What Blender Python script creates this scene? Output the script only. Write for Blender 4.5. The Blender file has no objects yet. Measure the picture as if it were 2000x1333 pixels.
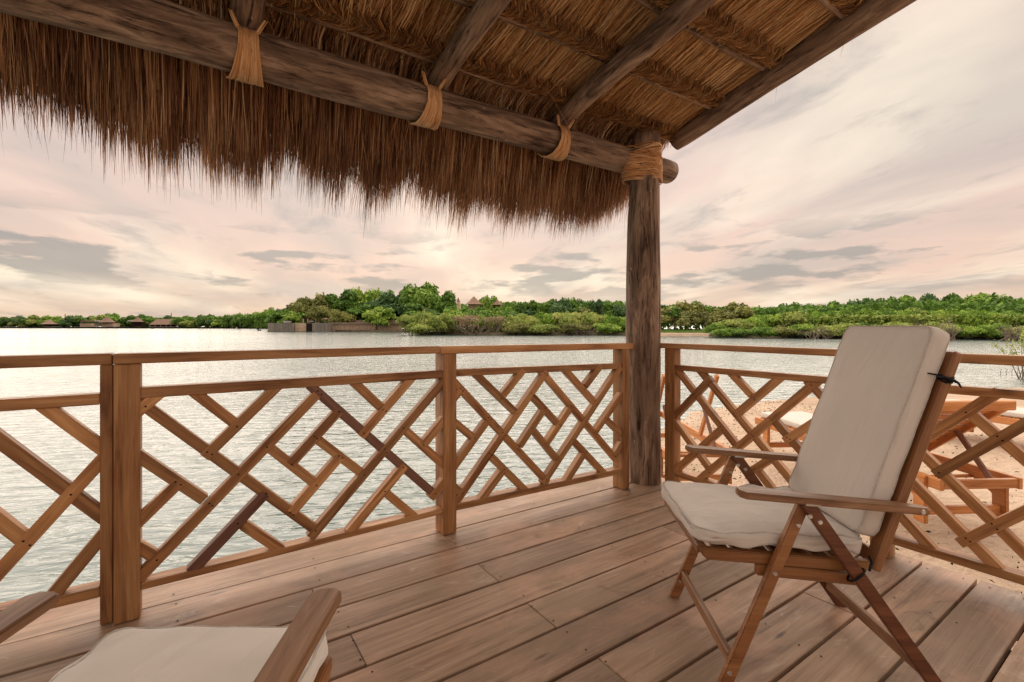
import bpy, bmesh, math, random
import numpy as np
from mathutils import Vector, Matrix, noise as mn
random.seed(7); rng = np.random.default_rng(11)
R = math.radians
scn = bpy.context.scene
C = scn.collection
# ------------------------------------------------------------------ camera
cam_data = bpy.data.cameras.new("camera"); cam = bpy.data.objects.new("camera", cam_data); C.objects.link(cam)
cam.location = (0, 0, 1.1)
cam.rotation_euler = (R(90), 0, -math.atan2(0.5595, 0.829))
cam_data.sensor_width = 36; cam_data.lens = 929.5/2000*36; cam_data.shift_y = -29.5/2000
cam_data.clip_start = 0.03; cam_data.clip_end = 6000
scn.camera = cam
# world axes: X runs along the water-side railing, Y points out over the water
def W(lat, fwd, z=0.0):      # metres to the right of / ahead of the viewer's spot -> world
    return Vector((lat*0.829+fwd*0.5595, -lat*0.5595+fwd*0.829, z))
# ------------------------------------------------------------------ view, world, sun
vs = scn.view_settings
vs.view_transform = 'Standard'; vs.look = 'None'; vs.exposure = 0.48; vs.gamma = 1.0; vs.use_curve_mapping = False
SUN_EL = R(38); SUN_DIR = (W(-0.15, 1.0)).normalized()     # ground direction towards the sun
world = bpy.data.worlds.new("World"); scn.world = world; world.use_nodes = True
def build_world():
    nt = world.node_tree; N = nt.nodes; L = nt.links; N.clear()
    out = N.new('ShaderNodeOutputWorld')
    sky = N.new('ShaderNodeTexSky'); sky.sky_type = 'NISHITA'; sky.sun_disc = False
    sky.sun_elevation = SUN_EL; sky.sun_rotation = math.atan2(SUN_DIR.x, SUN_DIR.y)
    sky.dust_density = 3.0; sky.air_density = 1.2
    bg1 = N.new('ShaderNodeBackground'); bg1.inputs[1].default_value = 0.10
    L.new(sky.outputs[0], bg1.inputs[0])
    tc = N.new('ShaderNodeTexCoord'); sep = N.new('ShaderNodeSeparateXYZ'); L.new(tc.outputs['Generated'], sep.inputs[0])
    def m(op, a, b=None, c=None):
        n = N.new('ShaderNodeMath'); n.operation = op
        for i, v in enumerate((a, b, c)):
            if v is None: continue
            if isinstance(v, (int, float)): n.inputs[i].default_value = v
            else: L.new(v, n.inputs[i])
        return n.outputs[0]
    zc = m('ADD', m('MAXIMUM', sep.outputs[2], 0.0), 0.13)
    u = m('DIVIDE', sep.outputs[0], zc); v = m('DIVIDE', sep.outputs[1], zc)
    comb = N.new('ShaderNodeCombineXYZ'); L.new(u, comb.inputs[0]); L.new(v, comb.inputs[1])
    def noise(scale, det, rough, rotz, sc, dist=0.0, off=(0, 0, 0)):
        mp = N.new('ShaderNodeMapping'); mp.vector_type = 'TEXTURE'; mp.inputs['Rotation'].default_value = (0, 0, rotz); mp.inputs['Scale'].default_value = tuple(1/q for q in sc)
        mp.inputs['Location'].default_value = off
        L.new(comb.outputs[0], mp.inputs[0])
        n = N.new('ShaderNodeTexNoise'); n.inputs['Scale'].default_value = scale; n.inputs['Detail'].default_value = det
        n.inputs['Roughness'].default_value = rough; n.inputs['Distortion'].default_value = dist
        L.new(mp.outputs[0], n.inputs['Vector']); return n.outputs[0]
    def ramp(inp, *stops):
        r = N.new('ShaderNodeValToRGB'); L.new(inp, r.inputs[0]); e = r.color_ramp.elements
        while len(e) > 1: e.remove(e[-1])
        e[0].position = stops[0][0]; e[0].color = stops[0][1]
        for p, c in stops[1:]:
            k = e.new(p); k.color = c
        return r.outputs[0]
    def g(v): return (v, v, v, 1)
    def mix(f, a, b):
        n = N.new('ShaderNodeMix'); n.data_type = 'RGBA'
        L.new(f, n.inputs[0])
        for i, x in ((6, a), (7, b)):
            if isinstance(x, tuple): n.inputs[i].default_value = x
            else: L.new(x, n.inputs[i])
        return n.outputs[2]
    # veil colour: warmer near the horizon
    base = ramp(sep.outputs[2], (0.0, (0.70, 0.535, 0.39, 1)), (0.09, (0.73, 0.515, 0.41, 1)), (0.28, (0.71, 0.52, 0.44, 1)), (0.6, (0.68, 0.53, 0.46, 1)), (1.0, (0.70, 0.60, 0.54, 1)))
    broad = ramp(noise(0.42, 4, 0.5, R(66), (1.0, 2.0, 1), 0.3, (1.2, 0.4, 0)), (0.46, g(0)), (0.66, g(1)))
    lit = mix(broad, base, (0.86, 0.73, 0.57, 1))
    streak = ramp(noise(0.62, 6, 0.52, R(72), (0.9, 1.7, 1), 0.4, (3.1, 1.7, 0)), (0.42, g(0)), (0.62, g(1)))
    c1 = mix(m('MULTIPLY', streak, 0.66), lit, (0.46, 0.395, 0.355, 1))
    lump = ramp(noise(1.7, 8, 0.6, R(70), (0.75, 1.5, 1), 0.35, (0.4, 5.2, 0)), (0.55, g(0)), (0.68, g(1)))
    c2 = mix(m('MULTIPLY', lump, 0.60), c1, (0.36, 0.325, 0.30, 1))
    # small flat-based clouds low over the horizon
    mp = N.new('ShaderNodeMapping'); mp.inputs['Scale'].default_value = (5.5, 5.5, 26); L.new(tc.outputs['Generated'], mp.inputs[0])
    hn = N.new('ShaderNodeTexNoise'); hn.inputs['Scale'].default_value = 1.0; hn.inputs['Detail'].default_value = 6; hn.inputs['Roughness'].default_value = 0.55; L.new(mp.outputs[0], hn.inputs['Vector'])
    hm = ramp(hn.outputs[0], (0.51, g(0)), (0.575, g(1)))
    band = ramp(sep.outputs[2], (0.045, g(0)), (0.085, g(1)), (0.14, g(1)), (0.20, g(0)))
    c2 = mix(m('MULTIPLY', m('MULTIPLY', hm, band), 0.8), c2, (0.30, 0.275, 0.255, 1))
    bg2 = N.new('ShaderNodeBackground'); bg2.inputs[1].default_value = 0.90; L.new(c2, bg2.inputs[0])
    ms = N.new('ShaderNodeMixShader'); ms.inputs[0].default_value = 0.92
    L.new(bg1.outputs[0], ms.inputs[1]); L.new(bg2.outputs[0], ms.inputs[2]); L.new(ms.outputs[0], out.inputs[0])
build_world()
sun_data = bpy.data.lights.new("sun", 'SUN'); sun_data.energy = 3.5; sun_data.angle = R(145); sun_data.color = (1.0, 0.86, 0.72)
sun = bpy.data.objects.new("sun", sun_data); C.objects.link(sun)
sd = Vector((SUN_DIR.x*math.cos(SUN_EL), SUN_DIR.y*math.cos(SUN_EL), math.sin(SUN_EL)))
sun.rotation_euler = sd.to_track_quat('Z', 'Y').to_euler(); sun.location = (-8, 10, 12)

# ------------------------------------------------------------------ materials
class M:
    def __init__(s, name, rough=0.6, spec=0.3):
        s.m = bpy.data.materials.new(name); s.m.use_nodes = True; s.nt = s.m.node_tree; s.N = s.nt.nodes; s.L = s.nt.links
        s.b = s.N['Principled BSDF']; s.b.inputs['Roughness'].default_value = rough; s.b.inputs['Specular IOR Level'].default_value = spec
        s.tc = s.N.new('ShaderNodeTexCoord'); s.oi = s.N.new('ShaderNodeObjectInfo')
    def vec(s, scale=(1, 1, 1), space='Object', rnd=True):
        mp = s.N.new('ShaderNodeMapping'); mp.inputs['Scale'].default_value = scale
        src = s.tc.outputs[space]
        if rnd:
            mu = s.N.new('ShaderNodeMath'); mu.operation = 'MULTIPLY'; mu.inputs[1].default_value = 37.0; s.L.new(s.oi.outputs['Random'], mu.inputs[0])
            va = s.N.new('ShaderNodeVectorMath'); va.operation = 'ADD'; s.L.new(src, va.inputs[0]); s.L.new(mu.outputs[0], va.inputs[1]); src = va.outputs[0]
        s.L.new(src, mp.inputs[0]); return mp.outputs[0]
    def pos(s, scale=(1, 1, 1), rot=0):
        gm = s.N.new('ShaderNodeNewGeometry'); mp = s.N.new('ShaderNodeMapping'); mp.vector_type = 'TEXTURE'; mp.inputs['Scale'].default_value = tuple(1/q for q in scale); mp.inputs['Rotation'].default_value = (0, 0, rot)
        s.L.new(gm.outputs['Position'], mp.inputs[0]); return mp.outputs[0]
    def noise(s, vec, scale, det=4, rough=0.55, dist=0):
        n = s.N.new('ShaderNodeTexNoise'); n.inputs['Scale'].default_value = scale; n.inputs['Detail'].default_value = det
        n.inputs['Roughness'].default_value = rough; n.inputs['Distortion'].default_value = dist; s.L.new(vec, n.inputs['Vector']); return n.outputs[0]
    def ramp(s, inp, *stops):
        r = s.N.new('ShaderNodeValToRGB'); s.L.new(inp, r.inputs[0]); e = r.color_ramp.elements
        while len(e) > 1: e.remove(e[-1])
        def cc(c): return (c, c, c, 1) if isinstance(c, (int, float)) else (*c, 1)
        e[0].position = stops[0][0]; e[0].color = cc(stops[0][1])
        for p, c in stops[1:]:
            k = e.new(p); k.color = cc(c)
        return r.outputs[0]
    def mix(s, f, a, b, mode='MIX'):
        n = s.N.new('ShaderNodeMix'); n.data_type = 'RGBA'; n.blend_type = mode
        if isinstance(f, (int, float)): n.inputs[0].default_value = f
        else: s.L.new(f, n.inputs[0])
        for i, x in ((6, a), (7, b)):
            if isinstance(x, tuple): n.inputs[i].default_value = (*x, 1)
            else: s.L.new(x, n.inputs[i])
        return n.outputs[2]
    def math(s, op, a, b=0.0):
        n = s.N.new('ShaderNodeMath'); n.operation = op
        for i, v in enumerate((a, b)):
            if isinstance(v, (int, float)): n.inputs[i].default_value = v
            else: s.L.new(v, n.inputs[i])
        return n.outputs[0]
    def attr(s, name):
        a = s.N.new('ShaderNodeAttribute'); a.attribute_name = name; return a.outputs['Color'], a.outputs['Fac']
    def col(s, c): 
        if isinstance(c, tuple): s.b.inputs['Base Color'].default_value = (*c, 1)
        else: s.L.new(c, s.b.inputs['Base Color'])
    def bump(s, h, strength=0.3, dist=0.002, prev=None):
        b = s.N.new('ShaderNodeBump'); b.inputs['Strength'].default_value = strength; b.inputs['Distance'].default_value = dist
        s.L.new(h, b.inputs['Height'])
        if prev is not None: s.L.new(prev, b.inputs['Normal'])
        s.L.new(b.outputs[0], s.b.inputs['Normal']); return b.outputs[0]

def wood(name, c_dark, c_mid, c_light, rough=0.5, spec=0.35, knots=True, grain=1.0, var=0.25, bump=0.35):
    m = M(name, rough, spec)
    v = m.vec((1.6*grain, 22*grain, 22*grain))
    n1 = m.noise(v, 1.0, 6, 0.62, 0.9)
    c = m.ramp(n1, (0.34, c_dark), (0.5, c_mid), (0.66, c_light))
    fine = m.noise(m.vec((5*grain, 160*grain, 160*grain)), 1.0, 3, 0.6)
    c = m.mix(0.5, c, m.ramp(fine, (0.35, 0.45), (0.62, 1.0)), 'MULTIPLY')
    blot = m.noise(m.vec((2.2, 3.0, 3.0)), 1.4, 3, 0.5)
    c = m.mix(m.ramp(blot, (0.35, 0.0), (0.75, 0.5)), c, c_light)
    if knots:
        vo = m.N.new('ShaderNodeTexVoronoi'); vo.inputs['Scale'].default_value = 1.0; m.L.new(m.vec((3.1, 9, 9)), vo.inputs['Vector'])
        k = m.ramp(vo.outputs['Distance'], (0.05, 1.0), (0.17, 0.0))
        c = m.mix(m.math('MULTIPLY', k, 0.75), c, tuple(x*0.45 for x in c_dark))
    br = m.ramp(m.oi.outputs['Random'], (0.0, 1.0-var), (1.0, 1.0+var*0.35))
    c = m.mix(1.0, c, br, 'MULTIPLY')
    m.col(c)
    r = m.ramp(n1, (0.3, rough+0.12), (0.7, rough-0.05)); m.L.new(r, m.b.inputs['Roughness'])
    m.bump(n1, bump, 0.0015, None)
    return m.m
m_rail = wood('teak_railing', (0.20, 0.070, 0.022), (0.46, 0.205, 0.075), (0.66, 0.36, 0.155), 0.45, 0.35, var=0.32)
m_reddark = wood('dark_red_slat', (0.13, 0.052, 0.034), (0.25, 0.115, 0.075), (0.34, 0.175, 0.12), 0.5, 0.3)
m_chair = wood('oiled_chair_wood', (0.14, 0.050, 0.015), (0.26, 0.10, 0.032), (0.37, 0.165, 0.058), 0.33, 0.5, knots=False, grain=1.3, var=0.22, bump=0.2)
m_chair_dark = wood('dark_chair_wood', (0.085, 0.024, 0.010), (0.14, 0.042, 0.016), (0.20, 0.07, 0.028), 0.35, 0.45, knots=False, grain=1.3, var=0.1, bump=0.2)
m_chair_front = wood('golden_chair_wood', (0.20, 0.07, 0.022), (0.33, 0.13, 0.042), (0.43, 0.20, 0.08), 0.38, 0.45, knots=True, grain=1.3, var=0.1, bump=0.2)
m_chair_worn = wood('worn_chair_wood', (0.16, 0.072, 0.032), (0.27, 0.13, 0.062), (0.38, 0.21, 0.115), 0.42, 0.4, knots=False, grain=1.3, var=0.15)
m_lounger = wood('orange_lounger_wood', (0.38, 0.12, 0.03), (0.58, 0.21, 0.055), (0.70, 0.31, 0.11), 0.45, 0.4, knots=False)

def deck_mat():
    m = M('weathered_deck_wood', 0.5, 0.35)
    v = m.vec((0.8, 15, 15)); n1 = m.noise(v, 1.0, 7, 0.66, 1.1)
    c = m.ramp(n1, (0.26, (0.15, 0.08, 0.045)), (0.42, (0.34, 0.205, 0.125)), (0.55, (0.47, 0.30, 0.195)), (0.72, (0.60, 0.42, 0.30)))
    fine = m.noise(m.vec((3.5, 110, 110)), 1.0, 4, 0.65); c = m.mix(0.55, c, m.ramp(fine, (0.32, 0.42), (0.62, 1.0)), 'MULTIPLY')
    bl = m.noise(m.pos((1.1, 2.4, 1)), 1.0, 6, 0.62, 0.8)          # grey weathering
    c = m.mix(m.ramp(bl, (0.44, 0.0), (0.66, 0.75)), c, (0.34, 0.25, 0.17))
    pk = m.noise(m.pos((1.3, 2.2, 1)), 1.7, 5, 0.6, 0.5); c = m.mix(m.ramp(pk, (0.50, 0.0), (0.66, 0.7)), c, (0.60, 0.36, 0.24))   # worn reddish patches
    pl = m.noise(m.pos((3.1, 7.0, 1)), 1.0, 6, 0.7, 1.0); c = m.mix(m.ramp(pl, (0.60, 0.0), (0.72, 0.65)), c, (0.64, 0.51, 0.40))   # pale wear
    st = m.noise(m.pos((2.0, 2.6, 1)), 1.9, 5, 0.65, 1.4); c = m.mix(m.ramp(st, (0.60, 0.0), (0.70, 0.5)), c, (0.17, 0.105, 0.07))    # stains
    sc = m.noise(m.pos((60, 7, 1), 0.9), 1.0, 4, 0.75, 0.8); c = m.mix(m.ramp(sc, (0.67, 0.0), (0.72, 0.6)), c, (0.70, 0.58, 0.48))
    s2 = m.noise(m.pos((6, 55, 1), 0.45), 1.0, 4, 0.75, 0.8); c = m.mix(m.ramp(s2, (0.68, 0.0), (0.73, 0.6)), c, (0.68, 0.55, 0.45))
    vo = m.N.new('ShaderNodeTexVoronoi'); vo.inputs['Scale'].default_value = 1.0; m.L.new(m.vec((1.4, 6, 6)), vo.inputs['Vector'])
    c = m.mix(m.ramp(vo.outputs['Distance'], (0.025, 0.85), (0.07, 0.0)), c, (0.07, 0.032, 0.02))
    br = m.ramp(m.oi.outputs['Random'], (0.0, 0.66), (1.0, 1.04)); c = m.mix(1.0, c, br, 'MULTIPLY')
    m.col(c); rr = m.ramp(bl, (0.3, 0.36), (0.7, 0.68)); m.L.new(rr, m.b.inputs['Roughness'])
    b1 = m.bump(fine, 0.45, 0.0015); m.bump(n1, 0.5, 0.003, b1)
    return m.m
m_deck = deck_mat()
def log_mat():
    m = M('grey_brown_log', 0.8, 0.2)
    v = m.vec((2.2, 14, 14)); n1 = m.noise(v, 1.0, 7, 0.65, 1.0)
    c = m.ramp(n1, (0.30, (0.045, 0.026, 0.019)), (0.44, (0.17, 0.108, 0.075)), (0.57, (0.32, 0.215, 0.15)), (0.76, (0.56, 0.42, 0.31)))
    v2 = m.vec((5, 46, 46)); cr = m.noise(v2, 1.0, 5, 0.7, 0.4)
    c = m.mix(m.ramp(cr, (0.34, 1.0), (0.48, 0.0)), c, (0.03, 0.017, 0.012))
    bl = m.noise(m.vec((1.2, 5, 5)), 1.0, 4, 0.6); c = m.mix(m.ramp(bl, (0.5, 0.0), (0.75, 0.55)), c, (0.34, 0.24, 0.17))
    sp = m.noise(m.vec((18, 40, 40)), 1.0, 2, 0.5); c = m.mix(m.ramp(sp, (0.73, 0.0), (0.78, 0.8)), c, (0.55, 0.45, 0.36))
    m.col(c); b = m.bump(n1, 0.6, 0.01); m.bump(cr, 0.5, 0.004, b)
    return m.m
m_log = log_mat()
def strand_mat(name, cols, rough=0.6, transl=0.25):
    m = M(name, rough, 0.25)
    c0, f = m.attr('tint')
    n = len(cols); c = m.ramp(f, *[(i/(n-1), cols[i]) for i in range(n)])
    m.col(c)
    tr = m.N.new('ShaderNodeBsdfTranslucent'); m.L.new(c, tr.inputs[0])
    ms = m.N.new('ShaderNodeMixShader'); ms.inputs[0].default_value = transl
    out = m.N['Material Output']; m.L.new(m.b.outputs[0], ms.inputs[1]); m.L.new(tr.outputs[0], ms.inputs[2]); m.L.new(ms.outputs[0], out.inputs[0])
    return m.m
m_straw = strand_mat('golden_thatch', [(0.06, 0.024, 0.010), (0.32, 0.15, 0.055), (0.62, 0.35, 0.15), (0.84, 0.58, 0.30), (0.92, 0.74, 0.48)])
m_fringe = strand_mat('brown_thatch_fringe', [(0.035, 0.016, 0.011), (0.15, 0.065, 0.038), (0.36, 0.165, 0.08), (0.60, 0.34, 0.17), (0.82, 0.60, 0.38)], transl=0.2)
m_fibre = strand_mat('pale_lashing_fibre', [(0.34, 0.13, 0.045), (0.58, 0.28, 0.11), (0.74, 0.42, 0.20), (0.86, 0.58, 0.34)], 0.5, 0.1)
def plain(name, c, rough=0.6, spec=0.3, metal=0.0, amt=0.25, sc=20):
    m = M(name, rough, spec); n = m.noise(m.vec(), sc, 4, 0.6)
    m.col(m.mix(1.0, m.ramp(n, (0.3, tuple(x*(1-amt) for x in c)), (0.7, tuple(min(1, x*(1+amt*0.5)) for x in c))), m.ramp(m.oi.outputs['Random'], (0.0, 0.78), (1.0, 1.08)), 'MULTIPLY')); m.b.inputs['Metallic'].default_value = metal
    m.bump(n, 0.15, 0.001); return m.m
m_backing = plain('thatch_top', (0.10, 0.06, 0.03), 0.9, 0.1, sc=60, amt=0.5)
m_metal = plain('steel_bolt', (0.62, 0.60, 0.57), 0.35, 0.5, 0.9)
m_screw = plain('dark_screw_hole', (0.03, 0.013, 0.008), 0.9, 0.1)
m_strap = plain('black_cord', (0.012, 0.012, 0.013), 0.7, 0.2)
m_darkwood = plain('dark_brown_wood', (0.06, 0.035, 0.025), 0.9, 0.1)  # dark brown base colour for joists, far-off woodwork and twigs
def fabric(name, c):
    m = M(name, 0.85, 0.15)
    w = m.N.new('ShaderNodeTexWave'); w.inputs['Scale'].default_value = 130; w.bands_direction = 'X'; m.L.new(m.vec(rnd=False), w.inputs['Vector'])
    w2 = m.N.new('ShaderNodeTexWave'); w2.inputs['Scale'].default_value = 130; w2.bands_direction = 'Y'; m.L.new(m.vec(rnd=False), w2.inputs['Vector'])
    wv = m.math('ADD', w.outputs[1], w2.outputs[1])
    n = m.noise(m.vec(), 3.0, 4, 0.5)
    cc = m.ramp(n, (0.3, tuple(x*0.93 for x in c)), (0.7, c))
    cc = m.mix(0.10, cc, m.ramp(wv, (0.0, 0.5), (1.0, 1.0)), 'MULTIPLY')
    m.col(cc); m.b.inputs['Sheen Weight'].default_value = 0.2
    cr = m.noise(m.vec((2.0, 5.0, 5.0)), 1.0, 1, 0.4, 1.2); ri = m.ramp(m.math('ABSOLUTE', m.math('SUBTRACT', cr, 0.5)), (0.0, 1.0), (0.05, 0.35), (0.16, 0.0))
    w0 = m.noise(m.vec((2.2, 5, 5)), 1.0, 3, 0.5, 1.2)
    b = m.bump(w0, 0.7, 0.02); b2 = m.bump(ri, 0.22, 0.005, b); m.bump(wv, 0.25, 0.0008, b2)
    return m.m
m_fab = fabric('beige_canvas', (0.70, 0.64, 0.575))
m_pipe = plain('canvas_piping', (0.66, 0.60, 0.53), 0.9, 0.1, sc=80)
m_white = fabric('white_mattress', (0.66, 0.60, 0.54))
def water_mat():
    m = M('lagoon_water', 0.10, 0.5)
    m.b.inputs['IOR'].default_value = 1.72
    n0 = m.noise(m.pos((0.07, 0.07, 1)), 1.0, 4, 0.6)
    m.col(m.ramp(n0, (0.3, (0.055, 0.105, 0.105)), (0.7, (0.095, 0.145, 0.14))))
    a = m.noise(m.pos((2.0, 5.2, 1), R(-24)), 1.0, 3, 0.5, 0.6)
    b = m.noise(m.pos((8, 19, 1), R(-30)), 1.0, 3, 0.55, 0.3)
    s = m.noise(m.pos((0.35, 1.2, 1), R(-34)), 1.0, 4, 0.6)
    cal = m.ramp(m.noise(m.pos((0.05, 0.16, 1), R(-34)), 1.0, 3, 0.5), (0.40, 0.60), (0.62, 1.0))
    a = m.math('MULTIPLY', a, cal); b = m.math('MULTIPLY', b, cal)
    g1 = m.bump(s, 0.5, 0.10); g2 = m.bump(a, 1.0, 0.075, g1); m.bump(b, 0.8, 0.009, g2)
    return m.m
m_water = water_mat()
def sand_mat():
    m = M('beach_sand', 0.92, 0.1)
    n = m.noise(m.pos((1, 1, 1)), 0.9, 6, 0.6); c = m.ramp(n, (0.3, (0.46, 0.335, 0.235)), (0.5, (0.60, 0.455, 0.335)), (0.75, (0.70, 0.55, 0.42)))
    g = m.noise(m.pos((1, 1, 1)), 260, 3, 0.7); c = m.mix(0.5, c, m.ramp(g, (0.3, 0.6), (0.7, 1.0)), 'MULTIPLY')
    d = m.noise(m.pos((1, 1, 1)), 16, 5, 0.7); c = m.mix(m.ramp(d, (0.56, 0.0), (0.68, 0.6)), c, (0.24, 0.17, 0.12))
    m.col(c); f = m.noise(m.pos((1, 1, 1)), 7, 5, 0.6); b = m.bump(f, 1.0, 0.09); m.bump(g, 0.4, 0.004, b)
    return m.m
m_sand = sand_mat()
def leaf_mat(name, cd, cm, cl, tr=0.22):
    m = M(name, 0.6, 0.2)
    c0, f = m.attr('tint')
    r = m.math('MULTIPLY', m.math('SUBTRACT', m.oi.outputs['Random'], 0.5), 0.35)
    c = m.ramp(m.math('ADD', f, r), (0.0, cd), (0.5, cm), (1.0, cl))
    m.col(c)
    t = m.N.new('ShaderNodeBsdfTranslucent'); m.L.new(c, t.inputs[0]); ms = m.N.new('ShaderNodeMixShader'); ms.inputs[0].default_value = tr
    out = m.N['Material Output']; m.L.new(m.b.outputs[0], ms.inputs[1]); m.L.new(t.outputs[0], ms.inputs[2]); m.L.new(ms.outputs[0], out.inputs[0])
    return m.m
m_leaf = [leaf_mat('deep_green_leaves', (0.059, 0.129, 0.024), (0.127, 0.251, 0.041), (0.270, 0.427, 0.068)),
          leaf_mat('bright_green_leaves', (0.093, 0.183, 0.028), (0.220, 0.381, 0.055), (0.472, 0.600, 0.110)),
          leaf_mat('olive_leaves', (0.119, 0.137, 0.041), (0.254, 0.275, 0.083), (0.456, 0.458, 0.138)),
          leaf_mat('mangrove_leaves', (0.151, 0.213, 0.048), (0.371, 0.473, 0.110), (0.600, 0.600, 0.220)),
          leaf_mat('dry_grey_twigs', (0.270, 0.199, 0.123), (0.506, 0.381, 0.248), (0.600, 0.600, 0.413), 0.05),
          leaf_mat('blue_green_leaves', (0.050, 0.115, 0.041), (0.101, 0.199, 0.068), (0.203, 0.321, 0.110))]
m_bark = plain('pale_bark', (0.30, 0.24, 0.19), 0.9, 0.1)
m_grass = plain('lawn_grass', (0.12, 0.20, 0.04), 0.9, 0.1, sc=2.0, amt=0.4)
m_soil = plain('shore_soil', (0.13, 0.11, 0.07), 0.95, 0.05, sc=1.0, amt=0.5)
m_hutthatch = plain('hut_thatch', (0.33, 0.225, 0.17), 0.95, 0.05, sc=3.0, amt=0.4)
m_plaster = plain('peach_wall', (0.76, 0.57, 0.42), 0.9, 0.1, sc=1.2, amt=0.3)
m_greywood = plain('grey_palisade_wood', (0.38, 0.34, 0.29), 0.9, 0.1, sc=3, amt=0.4)
m_pinkwood = plain('pinkish_fence', (0.55, 0.41, 0.33), 0.9, 0.1, sc=3, amt=0.3)
m_whitep = plain('white_paint', (0.78, 0.76, 0.72), 0.6, 0.3)
m_dark = plain('dark_interior', (0.03, 0.025, 0.02), 0.9, 0.1)
m_debris = plain('dry_seaweed', (0.07, 0.045, 0.03), 0.95, 0.1)

# ------------------------------------------------------------------ object helpers
def tag(o, label=None, cat=None, group=None, kind=None):
    if label: o['label'] = label
    if cat: o['category'] = cat
    if group: o['group'] = group
    if kind: o['kind'] = kind
    return o
def link(name, me, mat, parent=None, mtx=None):
    if mat is not None and not me.materials: me.materials.append(mat)
    o = bpy.data.objects.new(name, me); C.objects.link(o)
    if parent is not None: o.parent = parent
    if mtx is not None: o.matrix_basis = mtx
    return o
def empty(name, loc=(0, 0, 0), rz=0.0, label=None, cat=None, group=None):
    o = bpy.data.objects.new(name, None); C.objects.link(o); o.location = loc; o.rotation_euler = (0, 0, rz)
    o.empty_display_size = 0.1
    return tag(o, label, cat, group)
def mesh(name, V, F, smooth=False, tint=None):
    me = bpy.data.meshes.new(name); me.from_pydata([tuple(v) for v in V], [], [tuple(f) for f in F]) if not isinstance(V, np.ndarray) else None
    if isinstance(V, np.ndarray):
        nV = len(V); F = np.asarray(F); k = F.shape[1]; nF = len(F)
        me.vertices.add(nV); me.vertices.foreach_set('co', V.astype(np.float32).ravel())
        me.loops.add(nF*k); me.loops.foreach_set('vertex_index', F.astype(np.int32).ravel())
        me.polygons.add(nF); me.polygons.foreach_set('loop_start', np.arange(0, nF*k, k, dtype=np.int32))
        if tint is not None:
            a = me.attributes.new('tint', 'FLOAT', 'POINT'); a.data.foreach_set('value', tint.astype(np.float32))
        me.update(calc_edges=True); me.validate()
    if smooth: me.polygons.foreach_set('use_smooth', [True]*len(me.polygons))
    return me
def box_bm(bm, cx, cy, cz, sx, sy, sz, mtx=None):
    r = bmesh.ops.create_cube(bm, size=1.0); vs_ = r['verts']
    for v in vs_:
        v.co = Vector((v.co.x*sx+cx, v.co.y*sy+cy, v.co.z*sz+cz))
        if mtx is not None: v.co = mtx @ v.co
    return vs_
_board_cache = {}
def board_mesh(name, L, w, t, bev=0.003, taper=None):
    key = (round(L, 3), round(w, 4), round(t, 4), bev, taper)
    if key in _board_cache: return _board_cache[key]
    bm = bmesh.new(); vs_ = box_bm(bm, 0, 0, 0, L, w, t)
    if taper:
        for v in vs_:
            if v.co.x > 0: v.co.y *= taper; v.co.z *= taper
    if bev: bmesh.ops.bevel(bm, geom=bm.edges[:], offset=bev, segments=1, affect='EDGES')
    me = bpy.data.meshes.new(name); bm.to_mesh(me); bm.free(); _board_cache[key] = me; return me
def frame_mtx(p0, p1, up=(0, 0, 1)):
    p0 = Vector(p0); p1 = Vector(p1); x = (p1-p0).normalized(); up = Vector(up)
    y = up.cross(x)
    if y.length < 1e-4: y = Vector((0, 1, 0)).cross(x)
    y.normalize(); z = x.cross(y)
    m = Matrix((x, y, z)).transposed().to_4x4(); m.translation = (p0+p1)/2; return m
_bm_by_mat = {}
def board(name, p0, p1, w, t, mat, parent=None, up=(0, 0, 1), bev=0.003):
    """w = size across (perpendicular to up), t = size along up"""
    L = (Vector(p1)-Vector(p0)).length
    key = (round(L, 3), round(w, 4), round(t, 4), bev, mat.name)
    if key not in _bm_by_mat:
        bm = bmesh.new(); box_bm(bm, 0, 0, 0, L, w, t)
        if bev: bmesh.ops.bevel(bm, geom=bm.edges[:], offset=bev, segments=1, affect='EDGES')
        me = bpy.data.meshes.new(name); bm.to_mesh(me); bm.free(); me.materials.append(mat); _bm_by_mat[key] = me
    return link(name, _bm_by_mat[key], mat, parent, frame_mtx(p0, p1, up))
def tube_pts(P, rad, n=8, caps=True, closed=False):
    """swept tube through points P; rad scalar or list -> V,F lists"""
    P = [Vector(p) for p in P]; k = len(P); rr = rad if isinstance(rad, (list, tuple)) else [rad]*k
    V = []; F = []; prev = None
    for i, p in enumerate(P):
        d = (P[(i+1) % k]-P[i-1]) if closed else (P[min(i+1, k-1)]-P[max(i-1, 0)])
        d.normalize()
        if prev is None:
            a = Vector((0, 0, 1)) if abs(d.z) < 0.9 else Vector((1, 0, 0)); s = d.cross(a).normalized()
        else:
            s = (prev-d*prev.dot(d)).normalized()
        prev = s; t = d.cross(s)
        for j in range(n):
            an = 2*math.pi*j/n; V.append(p+(s*math.cos(an)+t*math.sin(an))*rr[i])
    m = k if closed else k-1
    for i in range(m):
        for j in range(n):
            a = i*n+j; b = i*n+(j+1) % n; c = ((i+1) % k)*n+(j+1) % n; d_ = ((i+1) % k)*n+j; F.append((a, b, c, d_))
    if caps and not closed:
        F.append(tuple(range(n-1, -1, -1))); F.append(tuple((k-1)*n+j for j in range(n)))
    return V, F
def tube(name, P, rad, mat, parent=None, n=8, closed=False, smooth=True):
    V, F = tube_pts(P, rad, n, True, closed); me = bpy.data.meshes.new(name); me.from_pydata(V, [], F); me.update()
    if smooth:
        for p in me.polygons: p.use_smooth = len(p.vertices) == 4
    return link(name, me, mat, parent)
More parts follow.
